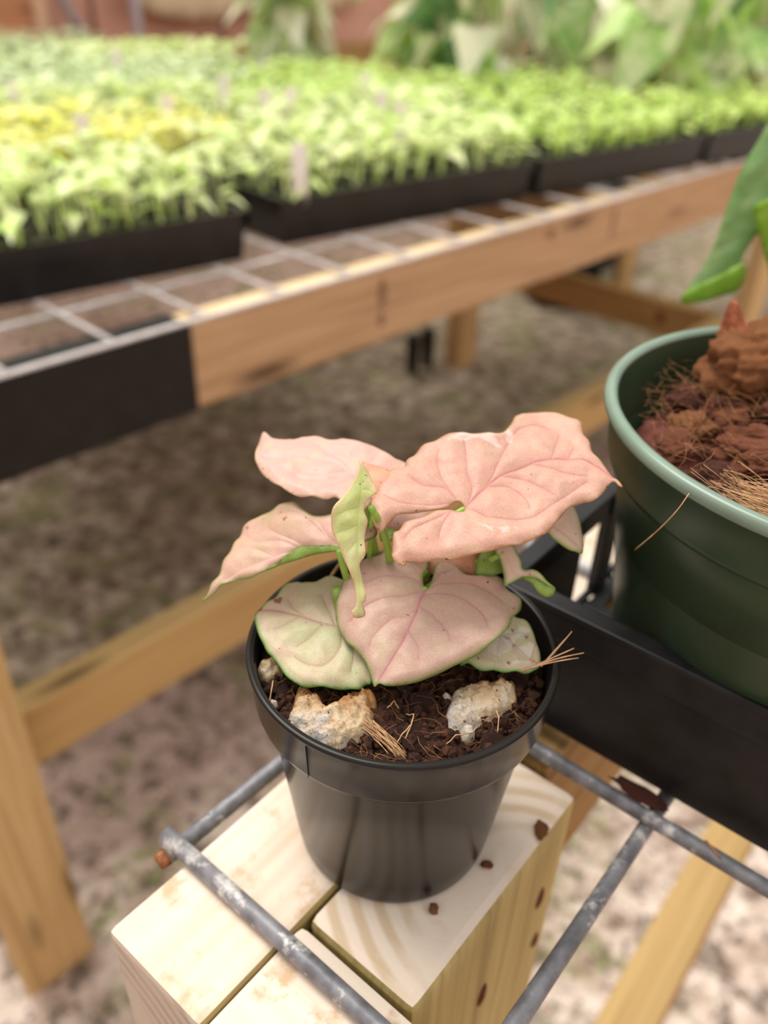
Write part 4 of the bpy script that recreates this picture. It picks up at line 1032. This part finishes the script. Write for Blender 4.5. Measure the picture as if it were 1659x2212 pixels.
# named big pieces
chip(.1290, .2630, GRIM - .004, .046, 3, (.9, .2, .3), 'largest orange husk chunk rising above the rim of the green pot', (1, .7, 1.1))
chip(.1190, .2100, GRIM - .010, .034, 0, (.3, .1, 2.9), 'long reddish bark slab near the middle of the green pot', (1.2, .62, .8))
chip(.1560, .1950, GRIM - .009, .036, 1, (.5, .3, .4), 'big rust-red bark chunk near the front of the green pot', (1, .8, 1))
chip(.1580, .2560, GRIM - .006, .030, 7, (.3, .5, 1.4), 'orange husk piece against the back wall of the green pot', (1, .8, 1))
spike = tube('bark_spike', bez((.1215, .2650, GRIM - .010), (.1150, .2660, GRIM + .004), (.1125, .2665, GRIM + .0165), 8), [.010, .0105, .009, .0075, .006, .0048, .0036, .0026, .0012], M['bark'], None, 10)
setp(spike, 'pointed bark spike standing up over the rim of the green pot', 'bark chip', 'bark chips in the green pot')
for (x, y) in ((.1440, .1990), (.1560, .2150), (.1420, .2080), (.1245, .1800), (.1540, .1850), (.1500, .2330), (.1350, .1960)):
    bm = bmesh.new(); bmesh.ops.create_uvsphere(bm, u_segments=14, v_segments=8, radius=.0026)
    me = bpy.data.meshes.new('fertiliser_bead'); bm.to_mesh(me); bm.free(); me.materials.append(M['bead'])
    me.polygons.foreach_set('use_smooth', [True] * len(me.polygons))
    setp(link('fertiliser_bead', me, None, (x, y, GRIM - .0050)), 'small yellowish bead among the bark chips of the green pot', 'bead', 'beads in the green pot')
g = Geo()
rnd = random.Random(77)
fibre_geo(g, GX, GY, GRIM - .010, .066, 700, .018, .00006, rnd, .006, .30)
setp(g.obj('bark_fibres', M['fiber']), 'fine coir fibres over the bark in the green pot', 'coir fibre', kind='stuff')
g = Geo()
for k in range(800):      # combed bundle along the front wall of the pot
    a = math.radians(rnd.uniform(205, 285))
    r = rnd.uniform(.052, .0685)
    da = rnd.uniform(.15, .5)
    zz = GRIM - .0065 + rnd.uniform(-.004, .0035)
    pts = [Vector((GX + (r + .0016 * math.sin(i * .45 + k)) * math.cos(a + da * i / 10), GY + (r + .0016 * math.sin(i * .45 + k)) * math.sin(a + da * i / 10), zz + .0025 * math.sin(i * .35 + k))) for i in range(11)]
    V, Fc = tube_geo(pts, .00009, 3, False); g.add(V, Fc)
setp(g.obj('fibre_bundle', M['fiber_light']), 'combed bundle of coir fibre along the front rim of the green pot', 'coir fibre', kind='stuff')
P0 = Vector((GX, GY, 0))
def rimdir(px, py): return (Vector((px, py, 0)) - P0).normalized()
d0 = rimdir(.0760, .1751)
def onpot(px, py, dz, e): return P0 + rimdir(px, py) * (GR + e) + Vector((0, 0, GRIM - dz))
hp = [onpot(.0760, .1751, .002, .0006)] + [onpot(.0760 + (.069 - .076) * t, .1751 + (.186 - .1751) * t, .002 + .026 * (t ** .75), .0010 - .0006 * t) for t in [i / 14 for i in range(1, 15)]]
hs = tube('hanging_strand', hp, .00013, M['fiber_light'], None, 5)
setp(hs, 'single hair-thin fibre hanging outside the green pot', 'coir fibre')

# the plant of the green pot, mostly out of frame: stem, petioles, hanging leaves
gp = empty('green_leaf_plant', (GX + .02, GY + .02, GRIM - .02), 'big glossy green leaves hanging behind the green pot', 'plant')
tube('stem', bez((GX + .02, GY + .02, GRIM - .03), (GX + .05, GY + .05, GRIM + .06), (GX + .09, GY + .12, GRIM + .12), 10), [.006 - .0003 * i for i in range(11)], M['stem'], gp, 12)
for key, mt in (('big', 'lf_dark'), ('bigunder', 'lf_bright'), ('bigright', 'lf_bright')):
    o = build_leaf(key, M[mt], M['lf_bright'], gp, .0025, .0005, 1.5)
    if key == 'big': o['label'] = 'large dark green hanging leaf'
    if key == 'bigunder': o['label'] = 'bright yellow-green turned-up leaf underside'
tube('petiole', bez((GX + .09, GY + .12, GRIM + .12), Vector(LEAF['big']['o']) + Vector((.05, .02, .07)), LEAF['big']['o'], 10), .002, M['stem'], gp, 10)
tube('petiole', bez((GX + .08, GY + .10, GRIM + .11), Vector(LEAF['bigright']['o']) + Vector((.03, .02, .05)), LEAF['bigright']['o'], 10), .002, M['stem'], gp, 10)

# ------------------------------------------------------------------ crumbs on the bench
def crumb(x, y, z, s, seed, label, mat='bark', name='bark_crumb', flat=.5):
    o = link(name, chunk_mesh(name, seed, M[mat], flat, 2, .6), None, (x, y, z + s * .12), (0, 0, seed))
    o.scale = (s, s * .75, s)
    return setp(o, label, 'bark crumb')
crumb(.0352, .1509, z0, .0045, 3, 'brown star-shaped bark crumb on the post top, right of the black pot')
crumb(.0185, .1362, z0, .0042, 5, 'reddish bark crumb on the post top, in front of the black pot', 'bark_orange')
crumb(.0530, .1635, z0, .0070, 8, 'flat reddish bark flake near the right corner of the post top', 'bark_orange')
o = link('bark_crumb', chunk_mesh('bark_crumb', 61, M['bark_dark'], .3, 3, .9), None, NEAR(.0395, .1905, z0 + .0062), (0, 0, 2.4)); o.scale = (.020, .006, .008)
setp(o, 'ragged dark bark scrap caught on the wire rod beside the carrying tray', 'bark crumb')
setp(tube('bark_sliver', [NEAR(.018, .1880, z0 + .0056), NEAR(.012, .1850, z0 + .0058)], [.0004, .0003], M['fiber']), 'thin brown sliver lying across the wire rod', 'bark crumb')

# ------------------------------------------------------------------ far bench
far = empty('seedling_bench', FAR(.715, 1.0, 0), 'far wooden bench with a two-by-four front beam carrying the seedling trays', 'bench')
def fboard(name, fu0, fu1, fv0, fv1, zt_, zb_, mat, parent=far, **kw):
    return box(name, (fv1 - fv0, fu1 - fu0, zt_ - zb_), mat, parent, FAR((fu0 + fu1) / 2, (fv0 + fv1) / 2, (zt_ + zb_) / 2), (0, 0, HF), **kw)
BT = CAM_H - .32
bf = fboard('front_beam', .715, .753, -.9, 2.75, BT, BT - .098, M['beam'], bevel=.004, topmat=M['beam_lit_top'])
wr = fboard('black_wrap', .7125, .7560, -.9, .4687, BT + .0015, BT - .1005, M['wrap'], bevel=.004)
wr['label'] = 'black rubber wrap on the left part of the beam'
fboard('back_beam', 1.64, 1.678, -.9, 3.2, BT, BT - .098, M['shade_wood'])
for fv_ in (.144, 1.36, 2.53):
    box('cross_beam', (.88, .038, .089), M['beam'], far, FAR(1.197, fv_, BT - .045), (0, 0, HF + math.pi / 2), bevel=.003, topmat=M['beam_lit_top'])
def upright(fu, fv, zt_, mat, parent, w=.089, t=.038, name='post'):
    return box(name, (w, t, zt_ + .004), mat, parent, FAR(fu, fv, zt_ / 2 - .002), (0, 0, HF), bevel=.003)
M['pine_up'] = mat_wood('upright_pine', (.62, .45, .22), (.50, .35, .16), (.34, .21, .08))
for m_ in ('pine_up',):
    for n_ in M[m_].node_tree.nodes:
        if n_.type == 'MAPPING':
            s_ = n_.inputs['Scale'].default_value
            n_.inputs['Scale'].default_value = (s_[1], s_[1], s_[0])
upright(.696, .144, BT - .002, M['pine_up'], far)
upright(.696, 2.065, BT - .002, M['pine_up'], far)
up = upright(1.60, 2.10, BT - .099, M['pine_up'], far, .089, .064)
upright(1.60, .144, BT - .099, M['pine_up'], far)
RT = CAM_H - .70
fboard('lower_rail', .7152, .7532, .189, 2.02, RT, RT - .089, M['pine'], bevel=.004)
box('lower_cross_rail', (.83, .038, .089), M['shade_wood'], far, FAR(1.17, 2.03, RT - .045), (0, 0, HF + math.pi / 2), bevel=.004)
box('knot', (.02, .004, .03), M['bark_dark'], far, FAR(.89, 2.010, RT - .04), (0, 0, HF + math.pi / 2), bevel=.0015)
M['knot'] = mat_plain('dark_knot', (.20, .115, .07), .8, .2, var=.3, nscale=60)
for (fv_, dz, w_, h_) in ((.762, .352, .007, .020), (.762, .388, .006, .010), (1.146, .343, .012, .009), (1.341, .357, .006, .028), (.10, .37, .008, .01)):
    bm = bmesh.new(); bmesh.ops.create_uvsphere(bm, u_segments=16, v_segments=10, radius=1)
    for v in bm.verts: v.co = Vector((v.co.x * w_, v.co.y * .0016, v.co.z * h_)) * (1 + .15 * noise.noise(v.co * 2 + Vector((fv_, 0, 0))))
    me = bpy.data.meshes.new('knot'); bm.to_mesh(me); bm.free(); me.materials.append(M['knot'])
    o = link('knot', me, None, FAR(.7150, fv_, CAM_H - dz), (0, 0, HF)); world_parent(o, far)
# two more benches behind, carrying the rest of the trays
for k, fu_ in enumerate((1.83, 2.80)):
    bb = empty('seedling_bench', TRY(fu_, 1.0, 0), ['second seedling bench, hidden under the middle rows of trays', 'third seedling bench, in front of the reddish wall'][k], 'bench')
    for du in (0, .9):
        box('beam', (6.0, .038, .098), M['shade_wood'], bb, TRY(fu_ + du, 1.0, BT - .049), (0, 0, HT))
    for fv_ in (-1.6, .3, 2.9, 3.8):
        for du in (.02, .92):
            box('post', (.089, .038, BT - .02), M['pine_up'], bb, TRY(fu_ + du + .04, fv_, BT / 2 - .01), (0, 0, HT), bevel=.003)

# wire mesh on the benches
def wire_mesh(fu0, fu1, fv0, fv1, label, group=None):
    c = empty('wire_mesh', FAR(fu0, fv0, MESHTOP), label, 'wire mesh')
    proto = {}
    n = 0
    def put(kind, a, b):
        nonlocal n
        L = round((b - a).length, 4)
        if kind not in proto:
            V, Fc = tube_geo([(0, 0, 0), (L, 0, 0)], .0031, 6)
            proto[kind] = mesh('mesh_wire', V, Fc, M['mesh_wire'], True)
        o = bpy.data.objects.new('mesh_wire', proto[kind]); COL.objects.link(o)
        o.location = a; o.rotation_euler = (0, 0, math.atan2((b - a).y, (b - a).x))
        world_parent(o, c)
    v_ = fv0
    while v_ < fv1:
        put('u', FAR(fu0, v_, MESHTOP - .0024), FAR(fu1, v_, MESHTOP - .0024)); v_ += .1085
    u_ = fu0
    while u_ < fu1:
        put('v', FAR(u_, fv0, MESHTOP - .006), FAR(u_, fv1, MESHTOP - .006)); u_ += .1115
    return c
wire_mesh(.7165, 1.66, -.274, 2.75, 'pale galvanised wire mesh lying on the front seedling bench')

# ------------------------------------------------------------------ seedling trays
TL, TW, TH_ = .488, .268, .060
def tray_meshes():
    g = Geo()
    def bx(x0, x1, y0, y1, za, zb, tap=0.0):
        V = []
        for z, t in ((za, tap), (zb, 0)):
            V += [(x0 + t, y0 + t, z), (x1 - t, y0 + t, z), (x1 - t, y1 - t, z), (x0 + t, y1 - t, z)]
        g.add(V, [(0, 3, 2, 1), (4, 5, 6, 7), (0, 1, 5, 4), (1, 2, 6, 5), (2, 3, 7, 6), (3, 0, 4, 7)])
    hx, hy = TL / 2, TW / 2
    bx(-hx + .004, hx - .004, -hy + .004, hy - .004, 0, TH_ - .016, .004)      # body
    for (a, b, c, d) in ((-hx, hx, -hy, -hy + .009), (-hx, hx, hy - .009, hy), (-hx, -hx + .009, -hy, hy), (hx - .009, hx, -hy, hy)):
        bx(a, b, c, d, TH_ - .010, TH_)
        bx(a + (.003 if a < 0 and b < 0 else 0), b, c + .002, d - .002, TH_ - .018, TH_ - .010)
    body = mesh('seedling_tray', g.V, g.F, M['black'])
    g = Geo()
    for i in range(1, 12): bx(-hx + i * TL / 12 - .003, -hx + i * TL / 12 + .003, -hy + .009, hy - .009, TH_ - .016, TH_ - .006)
    for j in range(1, 6): bx(-hx + .009, hx - .009, -hy + j * TW / 6 - .003, -hy + j * TW / 6 + .003, TH_ - .016, TH_ - .0062)
    cells = mesh('cell_grid', g.V, g.F, M['black'])
    V, Fc = [], []
    nx, ny = 36, 20
    for j in range(ny + 1):
        for i in range(nx + 1):
            x, y = -hx + .009 + (TL - .018) * i / nx, -hy + .009 + (TW - .018) * j / ny
            V.append((x, y, TH_ - .012 + .003 * noise.noise(Vector((x * 90, y * 90, 0)))))
    for j in range(ny):
        for i in range(nx):
            a = j * (nx + 1) + i; Fc.append((a, a + 1, a + nx + 2, a + nx + 1))
    return body, cells, mesh('potting_soil', V, Fc, M['soil2'], True)
TBODY, TCELLS, TSOIL = tray_meshes()

M['sd_pale'] = mat_foliage('seedling_pale_green', [(.46, .70, .08), (.72, .90, .30), (.92, .96, .60), (.54, .80, .12)], scale=45)
M['sd_mid'] = mat_foliage('seedling_soft_green', [(.38, .60, .14), (.64, .82, .36), (.86, .92, .66), (.48, .72, .22)], scale=45)
M['sd_bright'] = mat_foliage('seedling_bright_green', [(.38, .64, .06), (.60, .84, .16), (.76, .90, .34), (.52, .76, .08)], scale=40)
M['sd_yellow'] = mat_foliage('seedling_yellow', [(.78, .86, .10), (.94, .95, .20), (.97, .96, .45), (.86, .92, .14)], scale=40)
M['sd_dark'] = mat_foliage('seedling_deep_green', [(.26, .46, .16), (.46, .66, .32), (.70, .80, .58), (.34, .56, .22)], scale=40)

def blade(g, base, h, pitch, L, W, lobes=True, roll=0.0, fold=.25):
    """arrow-shaped blade starting at base, heading h, rising by pitch, drooping to the tip"""
    prof = [(-.18, .0), (-.12, .30), (.05, .48), (.30, .44), (.60, .26), (1.0, .0)] if lobes else [(0, .0), (.15, .30), (.4, .5), (.7, .35), (1.0, .0)]
    d = Vector((math.cos(h), math.sin(h), 0)); s = Vector((-math.sin(h), math.cos(h), 0))
    V, Fc = [], []
    for i, (t, w) in enumerate(prof):
        z = L * (math.sin(pitch) * t - .35 * max(t, 0) ** 2)
        c = base + d * (L * t * math.cos(pitch)) + Vector((0, 0, z))
        if w == 0: V.append(c if i else base + d * (L * .0))
        else:
            V += [c + s * W * w + Vector((0, 0, fold * W * w + roll * w * W)), c, c - s * W * w + Vector((0, 0, fold * W * w - roll * w * W))]
    n = len(prof) - 2
    Fc.append((0, 2, 1)); Fc.append((0, 3, 2))
    for i in range(n - 1):
        a = 1 + 3 * i
        Fc += [(a, a + 1, a + 4, a + 3), (a + 1, a + 2, a + 5, a + 4)]
    a = 1 + 3 * (n - 1)
    e = len(V) - 1
    Fc += [(a, a + 1, e), (a + 1, a + 2, e)]
    g.add(V, Fc)

def seedling_geo(seed, size=1.0, lobes=True, nl=(4, 7)):
    rn = random.Random(seed)
    g = Geo()
    for k in range(rn.randint(*nl)):
        h = rn.random() * 6.283
        H = rn.uniform(.022, .060) * size
        out = rn.uniform(.004, .016) * size
        b = Vector((math.cos(h) * out, math.sin(h) * out, H))
        w = .0011 * size
        s = Vector((-math.sin(h), math.cos(h), 0)) * w
        g.add([Vector((0, 0, 0)) - s, Vector((0, 0, 0)) + s, b + s * .7, b - s * .7], [(0, 1, 2, 3)])
        blade(g, b, h + rn.uniform(-.5, .5), rn.uniform(-.1, .75), rn.uniform(.026, .042) * size, rn.uniform(.013, .022) * size, lobes, rn.uniform(-.4, .4))
    return g
KINDS = {'pale': ('sd_pale', 1.0, True), 'mid': ('sd_mid', .95, True), 'bright': ('sd_bright', .85, False), 'yellow': ('sd_yellow', 1.0, True), 'dark': ('sd_dark', .95, True)}
VAR = {k: [seedling_geo(100 * i + j, s, lb) for j in range(6)] for i, (k, (m_, s, lb)) in enumerate(KINDS.items())}
VMESH = {k: [mesh('seedling', v.V, v.F, M[KINDS[k][0]], True) for v in VAR[k]] for k in KINDS}
SLABEL = {'pale': 'pale cream-green arrow-leaved seedling in a near black tray', 'mid': 'soft green seedling in a black tray', 'bright': 'bright green pointed seedling in the right-hand trays', 'yellow': 'yellow-lime seedling in the tray behind the first row', 'dark': 'deep green seedling in a far tray'}
SGROUP = {'pale': 'pale seedlings in the near trays', 'mid': 'soft green seedlings', 'bright': 'bright green seedlings in the right-hand trays', 'yellow': 'yellow-lime seedlings', 'dark': 'deep green seedlings'}

def boundary(tv): return float(np.interp(tv, [.8, 1.48, 1.558, 1.682, 1.842, 1.958, 2.217, 2.9], [4.4, 2.5, 2.146, 1.848, 1.503, 1.303, 1.128, .95]))        # the big-leaved plants stand beyond this line
trays = []
for row in range(10):
    tu = .915 + row * .282
    cols = []
    if row == 0:
        starts = [-.472, .059, .608, 1.112, 1.615]
    else:
        off = (row * .17) % .5
        starts = [-2.9 + off + .503 * k for k in range(14)]
    for ci, t0 in enumerate(starts):
        c = TRY(tu + TW / 2, t0 + TL / 2, MESHTOP)
        if tu + .14 > boundary(t0 + TL / 2) - .12: continue
        if tu + TW > 3.50: continue
        if not (in_frame(c + Vector((0, 0, .05)), .06) or any(in_frame(TRY(tu + a * TW, t0 + b * TL, MESHTOP + .06), .02) for a in (0, 1) for b in (0, 1))): continue
        if row == 0: kind = ['pale', 'pale', 'pale', 'bright', 'bright'][ci]
        else:
            m_ = t0 + TL / 2
            if row == 1: kind = 'yellow' if .15 < m_ < .85 else ('pale' if m_ < 1.1 else 'bright')
            elif row == 2: kind = 'pale' if m_ < 1.2 else 'bright'
            elif row in (3, 4): kind = 'mid' if m_ < 1.2 else 'bright'
            elif row in (5, 6): kind = 'pale' if (ci + row) % 3 == 0 else 'mid'
            else: kind = 'dark' if (ci + row) % 2 else 'mid'
        trays.append((row, t0, tu - .022 if row == 0 and ci < 2 else tu, kind))
def corner_words(row, k, n):
    ordi = ['first', 'second', 'third', 'fourth', 'fifth', 'sixth', 'seventh', 'eighth', 'ninth', 'tenth']
    return ordi[k], ordi[n]
count_row = {}
for t in trays: count_row[t[0]] = count_row.get(t[0], 0) + 1
NUM = ['one', 'two', 'three', 'four', 'five', 'six', 'seven', 'eight', 'nine', 'ten', 'eleven', 'twelve']
SLOOK = {'pale': 'pale', 'mid': 'soft-green', 'bright': 'bright-green', 'yellow': 'yellow-lime', 'dark': 'deep-green'}
seen = {}
slots = []
for row, t0, tu, kind in trays:
    k = seen.get(row, 0); seen[row] = k + 1
    ordi = ['first', 'second', 'third', 'fourth', 'fifth', 'sixth', 'seventh', 'eighth', 'ninth', 'tenth', 'eleventh', 'twelfth']
    lab = 'black seedling tray, %s from the left in the %s row from the aisle' % (ordi[k], ordi[row])
    o = link('seedling_tray', TBODY, None, TRY(tu + TW / 2, t0 + TL / 2, MESHTOP + .0002), (0, 0, HT))
    setp(o, lab, 'seedling tray', 'black seedling trays on the benches')
    c = link('cell_grid', TCELLS, o); s = setp(link('potting_soil', TSOIL, o), kind='stuff')
    for i in range(12):
        for j in range(6):
            p = TRY(tu + (j + .5) * TW / 6, t0 + (i + .5) * TL / 12, MESHTOP + TH_ - .012)
            if row > 5 and (i + j) % 2: continue
            slots.append(((p - Vector((0, 0, CAM_H))).length, p, kind, in_frame(p + Vector((0, 0, .03)), .0), '%s seedling, cell %s along, row %s back, in the %s tray of the %s row' % (SLOOK[kind], NUM[i], NUM[j], ordi[k], ordi[row])))
rnd = random.Random(31)
slots.sort(key=lambda s: s[0])
singles = 0
stuff = {k: Geo() for k in KINDS}
for d, p, kind, vis, lab in slots:
    if rnd.random() < .04: continue
    vi = rnd.randrange(6)
    x, y = p.x + rnd.uniform(-.006, .006), p.y + rnd.uniform(-.006, .006)
    rz, sc = rnd.random() * 6.283, rnd.uniform(.8, 1.2)
    if vis and singles < 300:
        o = link('seedling', VMESH[kind][vi], None, (x, y, p.z), (0, 0, rz)); o.scale = (sc, sc, sc)
        setp(o, lab, 'seedling', SGROUP[kind]); singles += 1
    else:
        stuff[kind].add(VAR[kind][vi].V, VAR[kind][vi].F, Matrix.Translation((x, y, p.z)) @ Matrix.Rotation(rz, 4, 'Z') @ Matrix.Scale(sc, 4))
for k, gg in stuff.items():
    if gg.V:
        setp(gg.obj('seedlings', M[KINDS[k][0]]), {'pale': 'remaining pale cream-green seedlings of the trays', 'mid': 'mass of soft green seedlings in the farther trays', 'bright': 'mass of bright green seedlings toward the right', 'yellow': 'remaining yellow-lime seedlings', 'dark': 'mass of deep green seedlings by the wall'}[k], 'seedlings', kind='stuff')

# white plastic plant labels standing in the trays
stake_pos = [(-.123, 1.117, 'nearest white plant label, at the front edge of the second tray'), (-.36, 1.413, 'tall white plant label behind the yellow-lime seedlings'), (-.323, 1.694, 'white plant label in the middle trays, right of the tall one'), (-.642, 1.524, 'white plant label at the far left'),
             (-.188, 1.552, 'right one of the twin white labels by the yellow-lime seedlings'), (-.223, 1.517, 'left one of the twin white labels by the yellow-lime seedlings'), (-.066, 1.83, 'white plant label in front of the leafy plants'), (-.027, 1.562, 'white plant label left of the bright green seedlings'),
             (-.429, 1.216, 'short white plant label among the yellow-lime seedlings at the left'), (-.645, 2.125, 'small white plant label before the reddish wall'), (.005, 1.424, 'white plant label in the middle of the second row, above the second tray')]
M['stake'] = mat_foliage('white_plastic_label', [(.93, .86, .88), (.97, .93, .94)], trans=.45)
SM = None
for i, (x, y, lab) in enumerate(stake_pos):
    if SM is None:
        V = [(-.009, -.0006, 0), (.009, -.0006, 0), (.009, .0006, 0), (-.009, .0006, 0), (-.010, -.0006, .072), (.010, -.0006, .072), (.010, .0006, .072), (-.010, .0006, .072), (0, -.0006, -.012), (0, .0006, -.012)]
        SM = mesh('plant_label', V, [(4, 5, 6, 7), (0, 1, 5, 4), (1, 2, 6, 5), (2, 3, 7, 6), (3, 0, 4, 7), (0, 8, 1), (3, 2, 9), (0, 3, 9, 8), (1, 8, 9, 2)], M['stake'])
    setp(link('plant_label', SM, None, (x, y, MESHTOP + TH_ - .008 + (0 if i == 0 else .012)), (rnd.uniform(-.08, .08), rnd.uniform(-.08, .08), rnd.uniform(-.3, .3))), lab, 'plant label', 'white plant labels')

# ------------------------------------------------------------------ big-leaved variegated plants at the back right
M['vg_cream'] = mat_foliage('variegated_cream', [(.28, .52, .14), (.90, .88, .64), (.95, .92, .74), (.46, .68, .26)], scale=14, trans=.3)
M['vg_green'] = mat_foliage('variegated_green', [(.16, .40, .07), (.40, .64, .18), (.74, .82, .48), (.26, .52, .10)], scale=16, trans=.3)
M['vg_deep'] = mat_foliage('deep_green_leaf', [(.12, .30, .10), (.20, .42, .18), (.34, .54, .26)], scale=14, trans=.2)
M['vg_lime'] = mat_foliage('lime_leaf', [(.36, .62, .08), (.55, .76, .22), (.78, .86, .50)], scale=14, trans=.35)
def bigleaf_mesh(seed, mat):
    g = Geo(); blade(g, Vector((0, 0, 0)), 0, 0.0, .21, .15, True, 0, .2)
    o = mesh('big_leaf', g.V, g.F, mat, True)
    return o
BL = {m_: bigleaf_mesh(0, M[m_]) for m_ in ('vg_cream', 'vg_green', 'vg_deep', 'vg_lime')}
POTG = None
rnd = random.Random(9)
looks = [('vg_cream', 'cream-splashed'), ('vg_green', 'green'), ('vg_lime', 'lime-green'), ('vg_deep', 'dark green')]
np_ = 0
ords = ['first', 'second', 'third', 'fourth', 'fifth', 'sixth', 'seventh', 'eighth', 'ninth', 'tenth', 'eleventh', 'twelfth', 'thirteenth', 'fourteenth', 'fifteenth']
grid = []
for r_ in range(5):
    k = 0
    for c_ in range(14):
        tv = .80 + c_ * .24 + r_ * .07
        tu = boundary(tv) + .06 + r_ * .24
        if tu < .95 or tu > 3.5 or tv < .655 * tu: continue
        p = TRY(tu, tv, MESHTOP)
        if not in_frame(p + Vector((0, 0, .12)), .04) and not in_frame(p, .04): continue
        grid.append((r_, k, p)); k += 1
for r_, k, p in grid:
    look = looks[[0, 0, 1, 2, 0, 3, 1, 0][(k * 3 + r_ * 2) % 8]] if k < 6 else looks[[2, 1, 0][(k + r_) % 3]]
    e = empty('leafy_plant', p, 'big-leaved %s potted plant, %s in the %s row of leafy plants' % (look[1], ords[k], ords[r_]), 'potted plant', 'big-leaved plants behind the seedling trays')
    if POTG is None:
        q = lathe('pot', [(0, .001), (.050, .001), (.053, 0), (.062, .055), (.066, .057), (.066, .068), (.062, .068), (.060, .06), (0, .058)], M['terra_pot'], 24, parent=None)
        POTG = q.data; bpy.data.objects.remove(q)
    link('pot', POTG, e)
    for j in range(18):
        h = rnd.random() * 6.283
        H, out = rnd.uniform(.07, .42), rnd.uniform(.0, .10)
        a = Vector((math.cos(h) * out, math.sin(h) * out, H))
        V, Fc = tube_geo([(0, 0, .058), (a.x * .4, a.y * .4, .058 + (H - .058) * .6), tuple(a)], .0022, 4)
        st_ = link('stalk', mesh('stalk', V, Fc, M['vg_green'], True), e)
        mt = look[0] if rnd.random() < .6 else rnd.choice(('vg_green', 'vg_cream', 'vg_cream', 'vg_lime', 'vg_deep'))
        lf = link('leaf', BL[mt], e, a, (rnd.uniform(-.5, .5), rnd.uniform(.1, 1.1), h + rnd.uniform(-.6, .6)))
        s_ = rnd.uniform(.45, 1.0); lf.scale = (s_, s_, s_)

# small lime shrub left of the leafy plants and a standing green leaf
# ------------------------------------------------------------------ things by the back wall
def postpole(a, b, r, lab):
    return setp(tube('metal_pole', [a, b], r, M['pole'], None, 12), lab, 'pole')
postpole(TRY(3.70, 1.78, 0.0), TRY(3.70, 1.78, 2.2), .022, 'upright galvanised pole in front of the wall, left of the hanging cloth')
postpole(TRY(3.70, 2.41, 0.0), TRY(3.70, 2.41, 2.2), .022, 'upright galvanised pole at the right end of the hanging cloth')
postpole(TRY(3.60, 1.56, .74), TRY(3.72, 1.02, 1.9), .020, 'leaning pale metal pole at the far left')
g = Geo()
V, Fc = [], []
nx, nz = 40, 14
for j in range(nz + 1):
    for i in range(nx + 1):
        s_ = i / nx
        sag = .045 * math.sin(math.pi * s_)
        zb = .945 - sag
        z = zb + (1.7 - zb) * j / nz
        V.append(TRY(3.74 + .02 * math.sin(s_ * 25), 1.79 + .60 * s_, z))
for j in range(nz):
    for i in range(nx):
        a = j * (nx + 1) + i; Fc.append((a, a + 1, a + nx + 2, a + nx + 1))
cl = link('hanging_cloth', mesh('hanging_cloth', V, Fc, M['tarp'], True)); sm = cl.modifiers.new('t', 'SOLIDIFY'); sm.thickness = .004
setp(cl, 'beige cloth hanging between two poles in front of the reddish wall', 'cloth')
cl2V = [v + TRY(0, .63, 0) for v in V]
cl2 = link('hanging_cloth', mesh('hanging_cloth', [v + Vector((0, 0, .03)) for v in cl2V], Fc, M['tarp'], True)); sm = cl2.modifiers.new('t', 'SOLIDIFY'); sm.thickness = .004
setp(cl2, 'second beige cloth, hanging behind the leafy plants', 'cloth')
M['crate'] = mat_wood('reddish_board', (.58, .28, .15), (.50, .22, .11), (.35, .13, .06))
M['crate_rail'] = mat_wood('pale_rail', (.74, .50, .32), (.66, .42, .26), (.5, .3, .18))
cr = empty('wooden_door', TRY(3.6, 1.0, 0), 'reddish wooden panel with a pale bottom rail at the far left', 'door panel')
box('panel', (.70, .025, 1.0), M['crate'], cr, TRY(3.62, 1.0, 1.37), (0, 0, HT), .003)
box('bottom_rail', (.72, .035, .05), M['crate_rail'], cr, TRY(3.61, 1.0, .862), (0, 0, HT), .003)
box('side_rail', (.05, .035, 2.0), M['crate_rail'], cr, TRY(3.605, 1.345, 1.0), (0, 0, HT), .003)
# black pots on the ground under the far bench
gpm = None
for k, (fu_, fv_, lab) in enumerate(((1.66, 1.925, 'black nursery pot on the ground left of the back post'), (1.66, 2.00, 'black nursery pot on the ground against the back post'), (1.75, 2.9, 'black container under the bench at the right, first of three'), (1.85, 3.2, 'black container under the bench at the right, middle one'), (1.95, 3.5, 'black container under the bench at the right, farthest one'))):
    p = FAR(fu_, fv_, .0)
    if k < 2: prof = [(0, .002), (.018, .002), (.019, 0), (.024, .11), (.026, .112), (.026, .125), (.024, .125), (.018, .01), (0, .01)]
    else: prof = [(0, .002), (.11, .002), (.115, 0), (.13, .34), (.14, .345), (.14, .37), (.13, .37), (.11, .02), (0, .02)]
    o = lathe('nursery_pot', prof, M['black'], 32, loc=p)
    setp(o, lab, 'plant pot')
